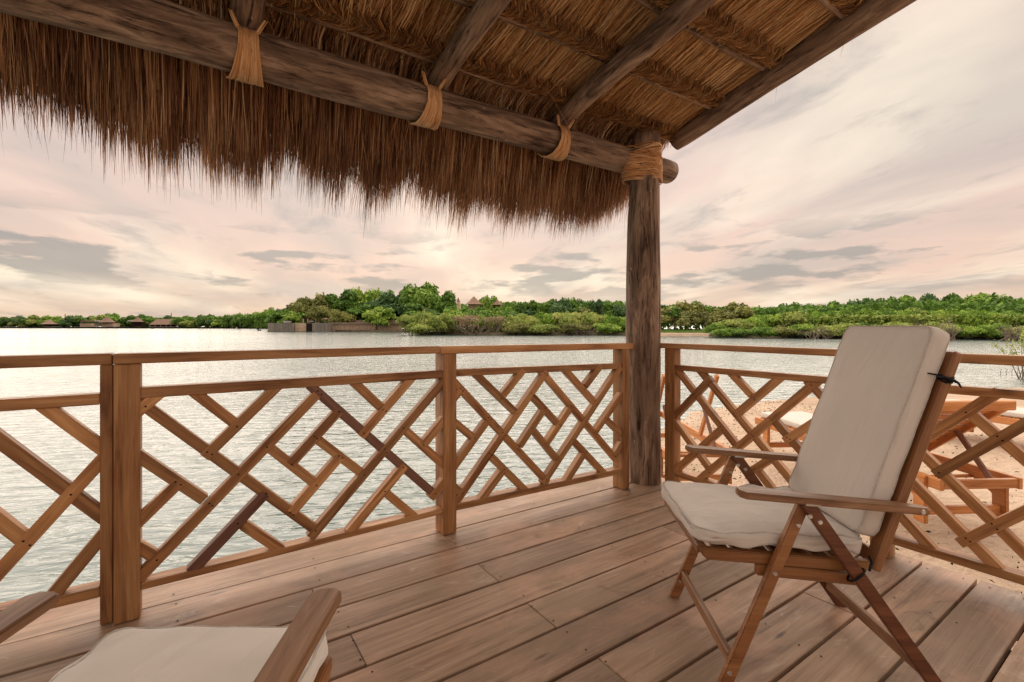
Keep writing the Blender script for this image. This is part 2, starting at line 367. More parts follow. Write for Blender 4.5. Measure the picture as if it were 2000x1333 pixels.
def log_obj(name, p0, p1, r0, r1, mat, parent=None, seg=26, n=20, wob=0.012, seed=0):
    """a slightly crooked, knobbly round pole with its long axis along local X"""
    L = (Vector(p1)-Vector(p0)).length; V = []; F = []
    for i in range(seg+1):
        t = i/seg; x = (t-0.5)*L; r = r0+(r1-r0)*t
        oy = wob*mn.noise(Vector((t*3, seed*3.1, 1))); oz = wob*mn.noise(Vector((t*3, seed*3.1, 7)))
        edge = 1.0 if 0 < i < seg else 0.94
        for j in range(n):
            a = 2*math.pi*j/n
            rr = r*edge*(1+0.09*mn.noise(Vector((x*1.8, math.cos(a)*0.9+seed, math.sin(a)*0.9)))+0.035*mn.noise(Vector((x*7, math.cos(a)*2.2+seed, math.sin(a)*2.2))))
            V.append((x, oy+rr*math.cos(a), oz+rr*math.sin(a)))
    for i in range(seg):
        for j in range(n): F.append((i*n+j, (i+1)*n+j, (i+1)*n+(j+1) % n, i*n+(j+1) % n))
    F.append(tuple(range(n))); F.append(tuple(seg*n+j for j in range(n-1, -1, -1)))
    me = bpy.data.meshes.new(name); me.from_pydata(V, [], F); me.update()
    for p in me.polygons: p.use_smooth = len(p.vertices) == 4
    return link(name, me, mat, parent, frame_mtx(p0, p1))
def ribbons(roots, dirs_list, width, tint, curl=None):
    """roots (n,3); dirs_list: list of (n,3) segment vectors; width (n,) ; returns V,F,tint : tapered strips, side vector random"""
    n = len(roots); k = len(dirs_list); pts = [roots]
    for d in dirs_list: pts.append(pts[-1]+d)
    d0 = sum(dirs_list); d0 = d0/np.linalg.norm(d0, axis=1)[:, None]
    rv = rng.normal(size=(n, 3)); side = np.cross(d0, rv); side /= np.linalg.norm(side, axis=1)[:, None]
    taper = np.array([0.75]+[1.0]*(k-1)+[0.12])
    V = np.empty((n, (k+1)*2, 3))
    for i in range(k+1):
        w = (width*taper[i]*0.5)[:, None]
        V[:, 2*i] = pts[i]-side*w; V[:, 2*i+1] = pts[i]+side*w
    base = (np.arange(n)*(k+1)*2)[:, None]
    q = np.array([[2*i, 2*i+1, 2*i+3, 2*i+2] for i in range(k)])
    F = (base[:, :, None]+q[None]).reshape(-1, 4)
    return V.reshape(-1, 3), F, np.repeat(tint, (k+1)*2)
def join(parts):
    Vs, Fs, Ts = [], [], []; o = 0
    for V, F, T in parts: Vs.append(V); Fs.append(F+o); Ts.append(T); o += len(V)
    return np.concatenate(Vs), np.concatenate(Fs), np.concatenate(Ts)
def copy_tree(o, parent=None):
    c = o.copy(); C.objects.link(c)
    if parent is not None: c.parent = parent; c.matrix_parent_inverse = o.matrix_parent_inverse
    for ch in list(o.children): copy_tree(ch, c)
    return c

# ------------------------------------------------------------------ water, sand, far land
def sheet(name, x0, x1, y0, y1, z, mat, kind='structure'):
    me = bpy.data.meshes.new(name); me.from_pydata([(x0, y0, z), (x1, y0, z), (x1, y1, z), (x0, y1, z)], [], [(0, 1, 2, 3)])
    return tag(link(name, me, mat), kind=kind)
WZ = -0.8
tag(sheet('water', -3000, 3000, -3000, 4000, WZ, m_water), label='calm grey-green lagoon water with small ripples')
tag(sheet('seabed', -3000, 3000, -3000, 4000, WZ-1.6, m_soil))
shore = [(-6, -8), (-2.5, -2.0), (0.5, 0.6), (2.6, 2.2), (4.2, 3.9), (6.8, 5.5), (9.1, 6.5), (11.6, 6.4), (14.4, 6.0), (17, 5.2), (21.4, 3.3), (30, -2), (60, -16)]
def shore_y(x):
    for (a, b), (c, d) in zip(shore, shore[1:]):
        if a <= x <= c: return b+(d-b)*(x-a)/(c-a)
    return shore[-1][1] if x > 0 else shore[0][1]
def sand_z(x, y):
    d = shore_y(x)-y
    z = WZ+0.085*d if d < 3 else WZ+0.255+0.06*(d-3)
    z = min(z, -0.40) + 0.0
    if d < -1: z = WZ-0.2+0.15*(d+1)
    return z
def build_sand():
    xs = np.concatenate([np.arange(-6, 2, 0.5), np.arange(2, 13, 0.07), np.arange(13, 30, 0.5), np.arange(30, 61, 3)])
    ts = np.concatenate([np.arange(-3, 0, 0.3), np.arange(0, 9, 0.07), np.arange(9, 30, 1.0)])
    V = []; nx = len(xs); ny = len(ts)
    for x in xs:
        sy = shore_y(float(x))
        for t in ts:
            y = sy-t; z = sand_z(float(x), y)
            p = Vector((x*1.0, y*1.0, 0))
            z += 0.020*mn.noise(p*1.1)+0.016*mn.noise(p*3.7)+(0.012*mn.noise(p*9) if 2 < x < 13 else 0)
            V.append((x, y, z))
    F = [(i*ny+j, i*ny+j+1, (i+1)*ny+j+1, (i+1)*ny+j) for i in range(nx-1) for j in range(ny-1)]
    me = mesh('sand_beach', np.array(V), np.array(F), smooth=True)
    o = link('sand_beach', me, m_sand); tag(o, 'pink-beige sand beach behind the right railing', kind='structure')
build_sand()
# dry seaweed and leaf litter on the sand
def build_debris():
    V = []; F = []
    for _ in range(1800):
        x = random.uniform(2.9, 12); sy = shore_y(x); d = abs(random.gauss(0, 1.0))*1.2+0.1 if random.random() < 0.4 else random.uniform(0.1, 7.5)
        y = sy-d
        if x < 3.0 and y < 2.6: continue
        z = sand_z(x, y)+0.022; s = random.uniform(0.004, 0.016); a = random.uniform(0, 6.28)
        k = len(V)
        for q in range(4):
            an = a+q*math.pi/2; rr = s*(1.8 if q % 2 else 0.45)
            V.append((x+rr*math.cos(an), y+rr*math.sin(an), z+random.uniform(-0.004, 0.012)))
        V.append((x, y, z+0.014)); F += [(k, k+1, k+4), (k+1, k+2, k+4), (k+2, k+3, k+4), (k+3, k, k+4)]
    me = bpy.data.meshes.new('beach_litter'); me.from_pydata(V, [], F)
    tag(link('beach_litter', me, m_debris), 'dark dry seaweed and leaf litter scattered on the sand', 'litter', kind='stuff')
build_debris()

def land(name, pts, z, mat, depth=1.4, label=None):
    """a low bank: outline pts (lat, fwd), flat top at z with a sloping rim"""
    bm = bmesh.new(); top = [bm.verts.new(W(a, b, z)) for a, b in pts]
    cx = sum(p[0] for p in pts)/len(pts); cy = sum(p[1] for p in pts)/len(pts)
    low = []
    for a, b in pts:
        d = math.hypot(a-cx, b-cy); f = (d+1.6)/d; low.append(bm.verts.new(W(cx+(a-cx)*f, cy+(b-cy)*f, z-depth)))
    bm.faces.new(top)
    for i in range(len(pts)): j = (i+1) % len(pts); bm.faces.new((top[i], low[i], low[j], top[j]))
    bmesh.ops.triangulate(bm, faces=bm.faces[:]); bmesh.ops.recalc_face_normals(bm, faces=bm.faces[:])
    me = bpy.data.meshes.new(name); bm.to_mesh(me); bm.free()
    return tag(link(name, me, mat), label, kind='structure')
def P(px, d): return ((px-1000)/929.5*d, d)           # direction seen from the deck, metres away
land('far_shore', [P(-300, 500), P(0, 520), P(200, 505), P(350, 470), P(450, 420), P(530, 330), (-100, 420), (-100, 900), (-900, 900), (-900, 520)], WZ+0.6, m_soil, label='distant wooded shore of the lagoon')
land('island_bank', [P(524, 163), P(650, 161), P(800, 150), P(820, 105), P(1000, 97), P(1220, 97), P(1290, 100), P(1300, 220), P(700, 260), P(540, 190)], WZ+0.55, m_soil, label='wooded headland ground behind the seawall')
land('right_bank', [P(1388, 86), P(1450, 80), P(1560, 74), P(1800, 69), P(2000, 66), P(2150, 64), (130, 60), (190, 180), (60, 200), P(1388, 130)], WZ+0.45, m_soil, label='mangrove bank across the channel')
land('lawn', [P(1268, 101), P(1330, 99), P(1400, 98), P(1400, 150), P(1268, 150)], WZ+0.95, m_grass, label='strip of green lawn under the trees')
land('sand_spit', [P(1262, 93), P(1310, 91.5), P(1350, 91), P(1372, 92.5), P(1400, 94), P(1400, 99.5), P(1262, 102)], WZ+0.45, m_sand, label='small pale sand landing in front of the lawn')

# ------------------------------------------------------------------ trees
def crown_mesh(name, mat, n=4200, leaf=0.085, lobes=16, flat=0.62, spray=0.0, seed=1, holes=0.0):
    r = np.random.default_rng(seed)
    c = r.normal(size=(lobes, 3)); c /= np.linalg.norm(c, axis=1)[:, None]; c *= r.uniform(0.30, 0.78, (lobes, 1)); c[:, 2] = c[:, 2]*flat
    rad = r.uniform(0.24, 0.46, lobes)
    li = r.integers(0, lobes, n)
    d = r.normal(size=(n, 3)); d /= np.linalg.norm(d, axis=1)[:, None]; d[:, 2] = np.where(d[:, 2] < -0.3, -d[:, 2]*0.6, d[:, 2])
    sh = r.uniform(0.55, 1.06, n)**0.6
    p = c[li]+d*rad[li][:, None]*sh[:, None]*np.array([1, 1, 0.78])
    p += r.normal(size=(n, 3))*0.025
    nrm = d+r.normal(size=(n, 3))*0.55; nrm[:, 2] += 0.35; nrm /= np.linalg.norm(nrm, axis=1)[:, None]
    a = np.cross(nrm, r.normal(size=(n, 3))); a /= np.linalg.norm(a, axis=1)[:, None]; b = np.cross(nrm, a)
    if spray: b = b*(1-spray)+np.array([0, 0, 1])*spray*1.4
    s = (leaf*r.uniform(0.5, 1.25, n))[:, None]
    V = np.stack([p-a*s-b*s*0.5, p+a*s*0.9-b*s*0.6, p+a*s*0.7+b*s*0.7, p-a*s*0.8+b*s*0.55], 1)
    lob_t = r.uniform(-0.18, 0.18, lobes)
    t = np.clip(0.45+0.30*r.normal(size=n)*0.6+lob_t[li]+0.12*(nrm[:, 2]), 0, 1)
    V[:, :, 2] -= V[:, :, 2].min(); h = V[:, :, 2].max(); V[:, :, 2] /= h    # unit height 0..1, radius ~1
    return mesh(name, V.reshape(-1, 3), np.arange(n*4).reshape(n, 4), tint=np.repeat(t, 4)), mat
def trunk_mesh(name, seed, stems=1, lean=0.15, h=0.75, r0=0.035, branches=5):
    rd = random.Random(seed); V = []; F = []
    def add(P_, rr, n=6):
        v, f = tube_pts(P_, rr, n); o = len(V); V.extend(v); F.extend([tuple(i+o for i in q) for q in f])
    for s in range(stems):
        a = rd.uniform(0, 6.28); rad = 0.0 if stems == 1 else rd.uniform(0.05, 0.5)
        x, y = rad*math.cos(a), rad*math.sin(a); Pp = [(x, y, -0.08)]
        dx, dy = rd.uniform(-lean, lean), rd.uniform(-lean, lean)
        for k in range(1, 5): Pp.append((x+dx*k/4+rd.uniform(-.02, .02), y+dy*k/4+rd.uniform(-.02, .02), h*k/4))
        add(Pp, [r0*(1-0.18*k) for k in range(5)])
        for b in range(branches):
            k = rd.randint(1, 3); q = Vector(Pp[k]); an = rd.uniform(0, 6.28); l = rd.uniform(0.3, 0.6)
            e = q+Vector((math.cos(an)*l, math.sin(an)*l, rd.uniform(0.1, 0.35)))
            add([q, (q+e)/2+Vector((0, 0, 0.05)), e], [r0*0.5, r0*0.35, r0*0.15], 5)
    me = bpy.data.meshes.new(name); me.from_pydata(V, [], F)
    for p in me.polygons: p.use_smooth = True
    return me
K = dict(
 broad=crown_mesh('crown_broad', 0, 5200, 0.075, 18, 0.62, seed=3), round=crown_mesh('crown_round', 0, 4800, 0.08, 14, 0.8, seed=5),
 loose=crown_mesh('crown_loose', 0, 3000, 0.075, 11, 0.7, seed=8), mang=crown_mesh('crown_mangrove', 0, 5200, 0.06, 22, 0.6, spray=0.45, seed=13),
 mang2=crown_mesh('crown_mangrove_b', 0, 4600, 0.06, 15, 0.5, spray=0.35, seed=17), bare=crown_mesh('crown_bare', 0, 1800, 0.045, 14, 0.6, spray=0.6, seed=21))
_cm = {}
def crown(kind, mi):
    if (kind, mi) not in _cm:
        me = K[kind][0].copy(); me.materials.clear(); me.materials.append(m_leaf[mi]); _cm[(kind, mi)] = me
    return _cm[(kind, mi)]
TR = dict(tree=trunk_mesh('trunk_single', 2, 1, 0.1, 0.8, 0.045, 7), multi=trunk_mesh('trunk_multi', 4, 5, 0.2, 0.6, 0.02, 5), tangle=trunk_mesh('trunk_tangle', 6, 12, 0.45, 0.55, 0.011, 7))
for me_ in TR.values(): me_.materials.append(m_bark)
def tree(px, top_y, wpx, d, kind, mi, label, cat='tree', group=None, base=None, trunk='tree', lift=0.15, name='broadleaf_tree'):
    """a tree d metres away: its top at the height that gives top_y, crown width wpx"""
    z0 = WZ+0.5 if base is None else base
    ztop = 1.1+(637-top_y)/929.5*d; h = ztop-z0; r = wpx/929.5*d/2
    lat, f = P(px, d)
    o = empty(name, W(lat, f, z0), random.uniform(0, 6.28), label, cat, group)
    c = link('crown', crown(kind, mi), None, o); c.location = (0, 0, h*lift); c.scale = (r, r, h*(1-lift))
    t = link('trunk', TR[trunk], None, o); tr_r = max(r*0.9, h*0.3); t.scale = (tr_r, tr_r, h*0.95)
    c.rotation_euler = (0, 0, random.uniform(0, 6.28))
    return o
ORD = ['first', 'second', 'third', 'fourth', 'fifth', 'sixth', 'seventh', 'eighth', 'ninth', 'tenth', 'eleventh', 'twelfth', 'thirteenth', 'fourteenth', 'fifteenth', 'sixteenth', 'seventeenth', 'eighteenth', 'nineteenth', 'twentieth', 'twenty-first', 'twenty-second', 'twenty-third', 'twenty-fourth', 'twenty-fifth', 'twenty-sixth', 'twenty-seventh', 'twenty-eighth', 'twenty-ninth', 'thirtieth', 'thirty-first', 'thirty-second', 'thirty-third', 'thirty-fourth', 'thirty-fifth']
B_, D_, O_, G_, Y_, T_ = 1, 0, 2, 3, 4, 5
# headland trees above the seawall
isl = [(553, 597, 70, 172, 'round', D_, 'rounded green tree at the outer tip of the headland'), (592, 578, 66, 174, 'broad', O_, 'olive tree second from the tip of the headland'),
 (572, 606, 60, 166, 'loose', B_, 'light green low tree above the wooden palisade'), (632, 570, 70, 176, 'broad', O_, 'tall olive tree over the open lookout roof'),
 (628, 596, 62, 168, 'mang', O_, 'low olive bushy tree behind the peach wall section'), (672, 563, 72, 178, 'round', D_, 'deep green tree left of the bright crown ridge'),
 (704, 559, 70, 180, 'broad', B_, 'bright green tree on the headland ridge left of the dark tree'), (742, 561, 66, 182, 'broad', B_, 'bright green tree just left of the tallest headland tree'),
 (700, 588, 84, 169, 'round', D_, 'deep green lower tree in the middle of the headland'), (765, 566, 92, 171, 'broad', T_, 'large dark bluish tree shading the fence on the headland'),
 (824, 549, 106, 174, 'broad', B_, 'tallest and brightest tree of the headland'), (868, 566, 66, 165, 'round', D_, 'deep green tree on the inland end of the headland grove'),
 (735, 597, 70, 160, 'loose', B_, 'light green tree leaning over the pink fence'), (665, 604, 64, 163, 'mang2', O_, 'olive shrub beside the white umbrella'),
 (830, 590, 90, 150, 'round', D_, 'deep green understorey tree below the tallest tree')]
for x, y, w, d, k, mi, lab in isl:
    tree(x, y, w, d, k, mi, lab, group='trees on the headland', lift=0.16)
# second line behind the middle mangroves
mid = [(905, 592, 44, D_, 'broad'), (932, 579, 40, D_, 'round'), (957, 575, 46, B_, 'broad'), (985, 588, 44, B_, 'loose'), (1012, 588, 46, D_, 'broad'), (1040, 584, 44, D_, 'loose'), (1062, 583, 50, D_, 'round'),
       (1092, 580, 60, T_, 'broad'), (1118, 580, 56, D_, 'broad'), (1150, 586, 52, D_, 'broad'), (1168, 582, 34, T_, 'loose'), (1196, 586, 50, D_, 'round'), (1222, 590, 46, T_, 'broad'), (1035, 603, 60, T_, 'round'), (1150, 600, 60, O_, 'round')]
for i, (x, y, w, mi, k) in enumerate(mid):
    tree(x, y, w*1.25, 132+random.uniform(-6, 6), k, mi, '%s green tree standing behind the middle mangroves, %s from the left' % (['deep', 'bright', 'olive', 'pale', 'grey', 'dark blue'][mi], ORD[i]), group='trees behind the middle mangroves', lift=0.12)
low = [(895, 600, 60), (930, 597, 60), (965, 598, 60), (1000, 604, 56)]
for i, (x, y, w) in enumerate(low):
    tree(x, y, w*1.2, 118, 'broad', [B_, D_, B_, D_][i], 'leafy tree below the pointed hut roofs, %s from the left' % ORD[i], group='leafy trees below the hut roofs', lift=0.12)
# middle mangroves at the waterline
mg = [(800, 612, 46, G_, 'mang'), (826, 607, 52, G_, 'mang'), (856, 611, 52, G_, 'mang2'), (886, 613, 50, G_, 'mang'), (914, 613, 50, Y_, 'bare'), (942, 614, 52, G_, 'mang2'), (966, 616, 44, Y_, 'bare'), (1000, 614, 56, G_, 'mang'), (1032, 612, 54, G_, 'mang2'),
      (1064, 609, 56, B_, 'mang'), (1100, 608, 58, G_, 'mang'), (1134, 607, 60, G_, 'mang'), (1164, 609, 52, G_, 'mang2'), (1190, 615, 50, B_, 'mang'), (1214, 618, 44, B_, 'mang2'), (1012, 630, 50, O_, 'mang'), (1180, 630, 60, B_, 'mang'), (820, 630, 54, G_, 'mang2'), (1060, 632, 60, G_, 'mang'), (1120, 630, 60, O_, 'mang2')]
for i, (x, y, w, mi, k) in enumerate(mg):
    nm = 'bare twiggy grey mangrove' if mi == Y_ else ['', 'bright green mangrove', 'olive mangrove', 'pale green mangrove'][mi]
    tree(x, y, w*1.2, (97 if i >= 15 else 101)+random.uniform(-1, 2), k, mi, '%s at the middle waterline, number %s along the shore' % (nm, ORD[i]), 'mangrove', 'mangroves along the middle shore', trunk='tangle', lift=0.10 if mi != Y_ else 0.25, base=WZ, name='mangrove')
# trees by the lawn
lw = [(1296, 593, 64, 104, 'round', D_, 'deep green tree beside the corner post, at the lawn'), (1338, 586, 84, 108, 'broad', O_, 'big rounded tree shading the lawn'), (1318, 600, 74, 103, 'round', O_, 'low spreading olive tree on the lawn'),
      (1366, 586, 60, 114, 'loose', D_, 'loose green tree behind the lawn'), (1402, 600, 56, 110, 'loose', O_, 'yellowish small tree right of the lawn'), (1443, 588, 84, 102, 'loose', O_, 'brownish olive tree between the lawn and the right mangroves'), (1275, 590, 50, 110, 'broad', D_, 'green tree mostly hidden by the corner post'),
      (1418, 610, 60, 99, 'round', O_, 'low olive bush at the right end of the lawn'), (1376, 607, 50, 104, 'round', O_, 'small round tree at the back of the lawn')]
for x, y, w, d, k, mi, lab in lw: tree(x, y, w, d, k, mi, lab, group='trees around the lawn', lift=0.2)
# hill line behind the right bank
hl = [(1486, 596, 56, D_), (1515, 598, 54, T_), (1543, 589, 60, D_), (1575, 592, 60, D_), (1608, 592, 60, O_), (1640, 586, 60, D_), (1672, 583, 60, T_), (1700, 580, 60, D_), (1732, 578, 60, D_), (1764, 577, 60, D_), (1792, 575, 60, B_), (1818, 571, 60, T_), (1846, 571, 54, D_), (1872, 575, 60, B_), (1906, 570, 84, B_), (1944, 584, 60, T_), (1975, 582, 60, T_), (2004, 580, 60, D_), (1830, 590, 70, B_), (1880, 590, 70, D_), (1700, 594, 70, D_), (1610, 600, 70, B_), (1950, 596, 70, T_), (1760, 592, 66, B_)]
for i, (x, y, w, mi) in enumerate(hl):
    tree(x, y, w*1.25, (128 if i < 18 else 105)+random.uniform(-5, 5), random.choice(['broad', 'round', 'broad', 'loose']), mi, '%s green tree behind the right mangroves, %s in the %s' % (['deep', 'bright', 'olive', 'pale', 'grey', 'dark blue'][mi], ORD[i if i < 18 else i-18], 'skyline from the left' if i < 18 else 'lower row'), group='trees on the rise behind the right mangroves', lift=0.1)
# right bank mangroves, two rows
rm = [(1402, 632, 46), (1436, 622, 60), (1476, 614, 64), (1516, 612, 66), (1556, 606, 66), (1596, 602, 68), (1636, 600, 70), (1676, 602, 70), (1716, 600, 70), (1756, 602, 70), (1796, 600, 70), (1836, 604, 70), (1876, 602, 70), (1916, 606, 70), (1956, 606, 70), (1994, 610, 70), (2030, 608, 70)]
for i, (x, y, w) in enumerate(rm):
    d = 82-10*(x-1400)/600
    tree(x, y, w*1.15, d+random.uniform(-1, 1), random.choice(['mang', 'mang2', 'mang']), random.choice([B_, G_, B_]), 'bushy yellow-green mangrove of the upper row on the right bank, %s from the lawn side' % ORD[i], 'mangrove', 'upper row of mangroves on the right bank', trunk='tangle', lift=0.08, base=WZ+0.2, name='mangrove')
rf = [(1412, 640, 50, B_), (1450, 640, 56, D_), (1490, 637, 56, B_), (1530, 636, 60, O_), (1572, 632, 60, B_), (1612, 634, 60, G_), (1656, 630, 64, G_), (1702, 630, 66, D_), (1748, 628, 66, G_), (1796, 632, 66, O_), (1842, 628, 66, G_), (1888, 634, 64, B_), (1934, 630, 66, B_), (1986, 636, 66, G_), (2030, 632, 60, B_)]
for i, (x, y, w, mi) in enumerate(rf):
    d = 76-11*(x-1400)/600
    tree(x, y, w*1.15, d, random.choice(['mang', 'mang2']), mi, 'low %s mangrove bush overhanging the channel, %s from the lawn side' % (['deep green', 'bright green', 'olive', 'pale green'][mi], ORD[i]), 'mangrove', 'lower row of mangroves on the right bank', trunk='tangle', lift=0.06, base=WZ, name='mangrove')
# bare grey branches leaning over the water
def dead_branches(px, top_y, wpx, d, label, seed):
    rd = random.Random(seed); lat, f = P(px, d); h = 1.1+(637-top_y)/929.5*d-WZ; V = []; F = []
    for s in range(16):
        x0 = rd.uniform(-0.35, 0.35)*wpx/929.5*d; x1 = x0+rd.uniform(-0.5, 0.5)*wpx/929.5*d; hh = h*rd.uniform(0.4, 1.0)
        pts = [(x0+(x1-x0)*t+rd.uniform(-.08, .08), rd.uniform(-0.4, 0.4), hh*t**0.8) for t in (0, .3, .6, 1)]
        v, f_ = tube_pts(pts, [0.06, 0.045, 0.035, 0.012], 5); o = len(V); V.extend(v); F.extend([tuple(i+o for i in q) for q in f_])
        for b in range(4):
            q = Vector(pts[rd.choice([1, 2])]); e = q+Vector((rd.uniform(-1, 1)*0.9, rd.uniform(-.4, .4), rd.uniform(0.1, 0.9)))
            v, f_ = tube_pts([q, (q+e)/2+Vector((0, 0, .08)), e], [0.03, 0.02, 0.008], 4); o = len(V); V.extend(v); F.extend([tuple(i+o for i in q2) for q2 in f_])
    me = bpy.data.meshes.new('dead_branches'); me.from_pydata(V, [], F)
    o = link('dead_mangrove', me, m_bark); o.location = W(lat, f, WZ); o.rotation_euler = (0, 0, -math.atan2(0.5595, 0.829)); tag(o, label, 'dead mangrove', 'bare grey mangrove branches')
dead_branches(1840, 618, 90, 62, 'bare grey branches leaning over the water right of the chair back', 1)
dead_branches(1600, 634, 60, 70, 'bare grey branches over the channel left of the chair back', 2)
dead_branches(938, 616, 90, 96, 'tangle of bare pale trunks in the middle mangroves', 3)
dead_branches(1140, 628, 60, 96, 'bare pale stems among the mangroves left of the corner post', 4)
dead_branches(1975, 630, 50, 60, 'bare stems below the dark hollow at the far right', 5)
# far shore woods on the left
fx = list(range(-20, 530, 17))
for i, x in enumerate(fx):
    y = 618+4*math.sin(i*1.7)+random.uniform(-2, 2)
    if 180 < x < 260: y -= 2
    if x > 440: y -= (x-440)*0.16
    d = 505 if x < 300 else (505-(x-300)*0.55)
    lab = 'small wooded clump on the far left shore, %s from the left' % ORD[i]
    tree(x, y, 42, d, random.choice(['broad', 'round', 'mang2']), random.choice([D_, D_, B_, T_, G_]), lab, group='trees on the far left shore', lift=0.02, base=WZ)
# woods that read as one mass behind
def mass(name, pts, n, s, mi, label, seed):
    r = np.random.default_rng(seed); Vs = []; ts = []
    pts = np.array(pts, float)       # rows: px, distance, top_y, thickness
    for k in range(n):
        i = r.integers(0, len(pts)-1); t = r.random(); p = pts[i]*(1-t)+pts[i+1]*t
        d = p[1]+r.uniform(0, p[3]); u = r.random()**0.45; lat = (p[0]-1000)/929.5*d
        ztop = 1.1+(637-p[2])/929.5*p[1]
        ztop += 0.12*ztop*mn.noise(Vector((lat*0.12, d*0.12, seed)))+0.06*ztop*mn.noise(Vector((lat*0.5, d*0.5, seed)))
        Vs.append(W(lat, d, WZ+(ztop-WZ)*u)); ts.append(0.42+0.3*r.normal()*0.6)
    p = np.array([tuple(v) for v in Vs]); m_ = len(p); nr = r.normal(size=(m_, 3)); nr[:, 2] += 0.6; nr /= np.linalg.norm(nr, axis=1)[:, None]
    a = np.cross(nr, r.normal(size=(m_, 3))); a /= np.linalg.norm(a, axis=1)[:, None]; b = np.cross(nr, a); sz = (s*r.uniform(0.5, 1.3, m_))[:, None]
    V = np.stack([p-a*sz-b*sz*.5, p+a*sz-b*sz*.6, p+a*sz*.7+b*sz*.7, p-a*sz*.8+b*sz*.6], 1).reshape(-1, 3)
    me = mesh(name, V, np.arange(m_*4).reshape(m_, 4), tint=np.repeat(np.clip(ts, 0, 1), 4))
    tag(link(name, me, m_leaf[mi]), label, 'woods', kind='stuff')
mass('woods', [(870, 140, 600, 16), (1000, 140, 592, 16), (1230, 140, 592, 16)], 9000, 0.5, D_, 'dense green woods filling in behind the middle mangroves', 1)
mass('woods', [(1230, 118, 594, 20), (1380, 118, 598, 20), (1480, 112, 604, 20), (1640, 100, 596, 26), (1800, 96, 588, 30), (2040, 92, 590, 30)], 22000, 0.42, D_, 'dense green woods on the rise behind the right mangroves', 2)
mass('woods', [(-60, 515, 622, 30), (200, 510, 622, 30), (360, 470, 622, 30), (470, 400, 618, 40), (535, 330, 612, 40)], 11000, 1.3, D_, 'continuous low woods on the far left shore', 3)
mass('undergrowth', [(540, 176, 606, 12), (700, 176, 590, 12), (860, 170, 590, 14)], 9000, 0.6, T_, 'shaded undergrowth between the headland trees', 4)
mass('undergrowth', [(800, 103, 628, 5), (1000, 102, 622, 5), (1225, 101, 620, 6)], 7000, 0.28, G_, 'low mangrove leaves closing the middle waterline', 5)
mass('undergrowth', [(1392, 84, 632, 6), (1560, 77, 618, 6), (1800, 72, 616, 6), (2040, 69, 616, 6)], 12000, 0.24, G_, 'low mangrove leaves closing the right bank', 6)

# ------------------------------------------------------------------ far buildings, wall, boats
def block(name, px0, px1, y_top, y_bot, d, depth, mat, parent=None, loc=True):
    a, _ = P(px0, d); b, _ = P(px1, d); zt = 1.1+(637-y_top)/929.5*d; zb = 1.1+(637-y_bot)/929.5*d
    bm = bmesh.new(); box_bm(bm, (a+b)/2, d+depth/2, (zt+zb)/2, abs(b-a), depth, zt-zb)
    for v in bm.verts: v.co = W(v.co.x, v.co.y, v.co.z)
    me = bpy.data.meshes.new(name); bm.to_mesh(me); bm.free()
    return link(name, me, mat, parent)
def cone_roof(name, px, wpx, y_top, y_bot, d, parent, n=10, mat=None):
    lat, f = P(px, d); r = wpx/929.5*d/2; zt = 1.1+(637-y_top)/929.5*d; zb = 1.1+(637-y_bot)/929.5*d
    V = []; F = []; L_ = 4
    for i in range(L_+1):
        t = i/L_; rr = r*(1-t)*(1-0.12*math.sin(t*math.pi))+0.02
        for j in range(n): an = 2*math.pi*j/n; V.append(W(lat+rr*math.cos(an), f+rr*math.sin(an), zb+(zt-zb)*t))
    for i in range(L_):
        for j in range(n): F.append((i*n+j, i*n+(j+1) % n, (i+1)*n+(j+1) % n, (i+1)*n+j))
    F.append(tuple(range(n)))
    me = bpy.data.meshes.new(name); me.from_pydata(V, [], F); return link(name, me, mat or m_hutthatch, parent)
def hip_roof(name, px0, px1, rx0, rx1, y_top, y_bot, d, depth, parent):
    a, _ = P(px0, d); b, _ = P(px1, d); c, _ = P(rx0, d); e, _ = P(rx1, d); zt = 1.1+(637-y_top)/929.5*d; zb = 1.1+(637-y_bot)/929.5*d
    V = [W(a, d, zb), W(b, d, zb), W(b, d+depth, zb), W(a, d+depth, zb), W(c, d+depth/2, zt), W(e, d+depth/2, zt)]
    me = bpy.data.meshes.new(name); me.from_pydata(V, [], [(0, 1, 5, 4), (1, 2, 5), (2, 3, 4, 5), (3, 0, 4), (0, 3, 2, 1)]); return link(name, me, m_hutthatch, parent)
hut = empty('beach_hut', (0, 0, 0), 0, 'single reddish pointed thatched hut at the far left waterline', 'hut')
cone_roof('roof', 96, 26, 624, 633.5, 490, hut); block('wall', 86, 106, 633.5, 637.5, 492, 6, m_dark, hut); block('platform', 84, 110, 637.5, 638.6, 489, 8, m_greywood, hut)
hut = empty('waterside_house', (0, 0, 0), 0, 'far waterside house with tall grey-brown thatched roof and pale wall', 'house')
cone_roof('roof', 209, 28, 617.5, 630, 485, hut); block('wall', 199, 222, 632, 639, 483, 8, m_plaster, hut); block('window_band', 200, 219, 627.5, 632, 486, 6, m_darkwood, hut)
hut = empty('waterside_terrace', (0, 0, 0), 0, 'low pale terrace with flat canopy left of the tall far house', 'terrace')
block('wall', 156, 178, 632, 639, 484, 6, m_plaster, hut); block('canopy', 156, 168, 626.5, 628.5, 482, 8, m_hutthatch, hut)
for x in (157, 161, 166): block('post', x, x+0.8, 628.5, 632, 483, 0.4, m_greywood, hut)
hut = empty('waterside_deck', (0, 0, 0), 0, 'small white canopy and dock touching the tall far house', 'dock')
block('canopy', 184, 198, 626, 628.3, 481, 6, m_whitep, hut); block('wall', 184, 199, 632, 638, 483, 5, m_greywood, hut)
for x in (186, 190, 195): block('post', x, x+0.8, 628.3, 632, 482, 0.4, m_greywood, hut)
hut = empty('beach_hut', (0, 0, 0), 0, 'pointed pale thatched hut left of the long-roofed boathouse', 'hut')
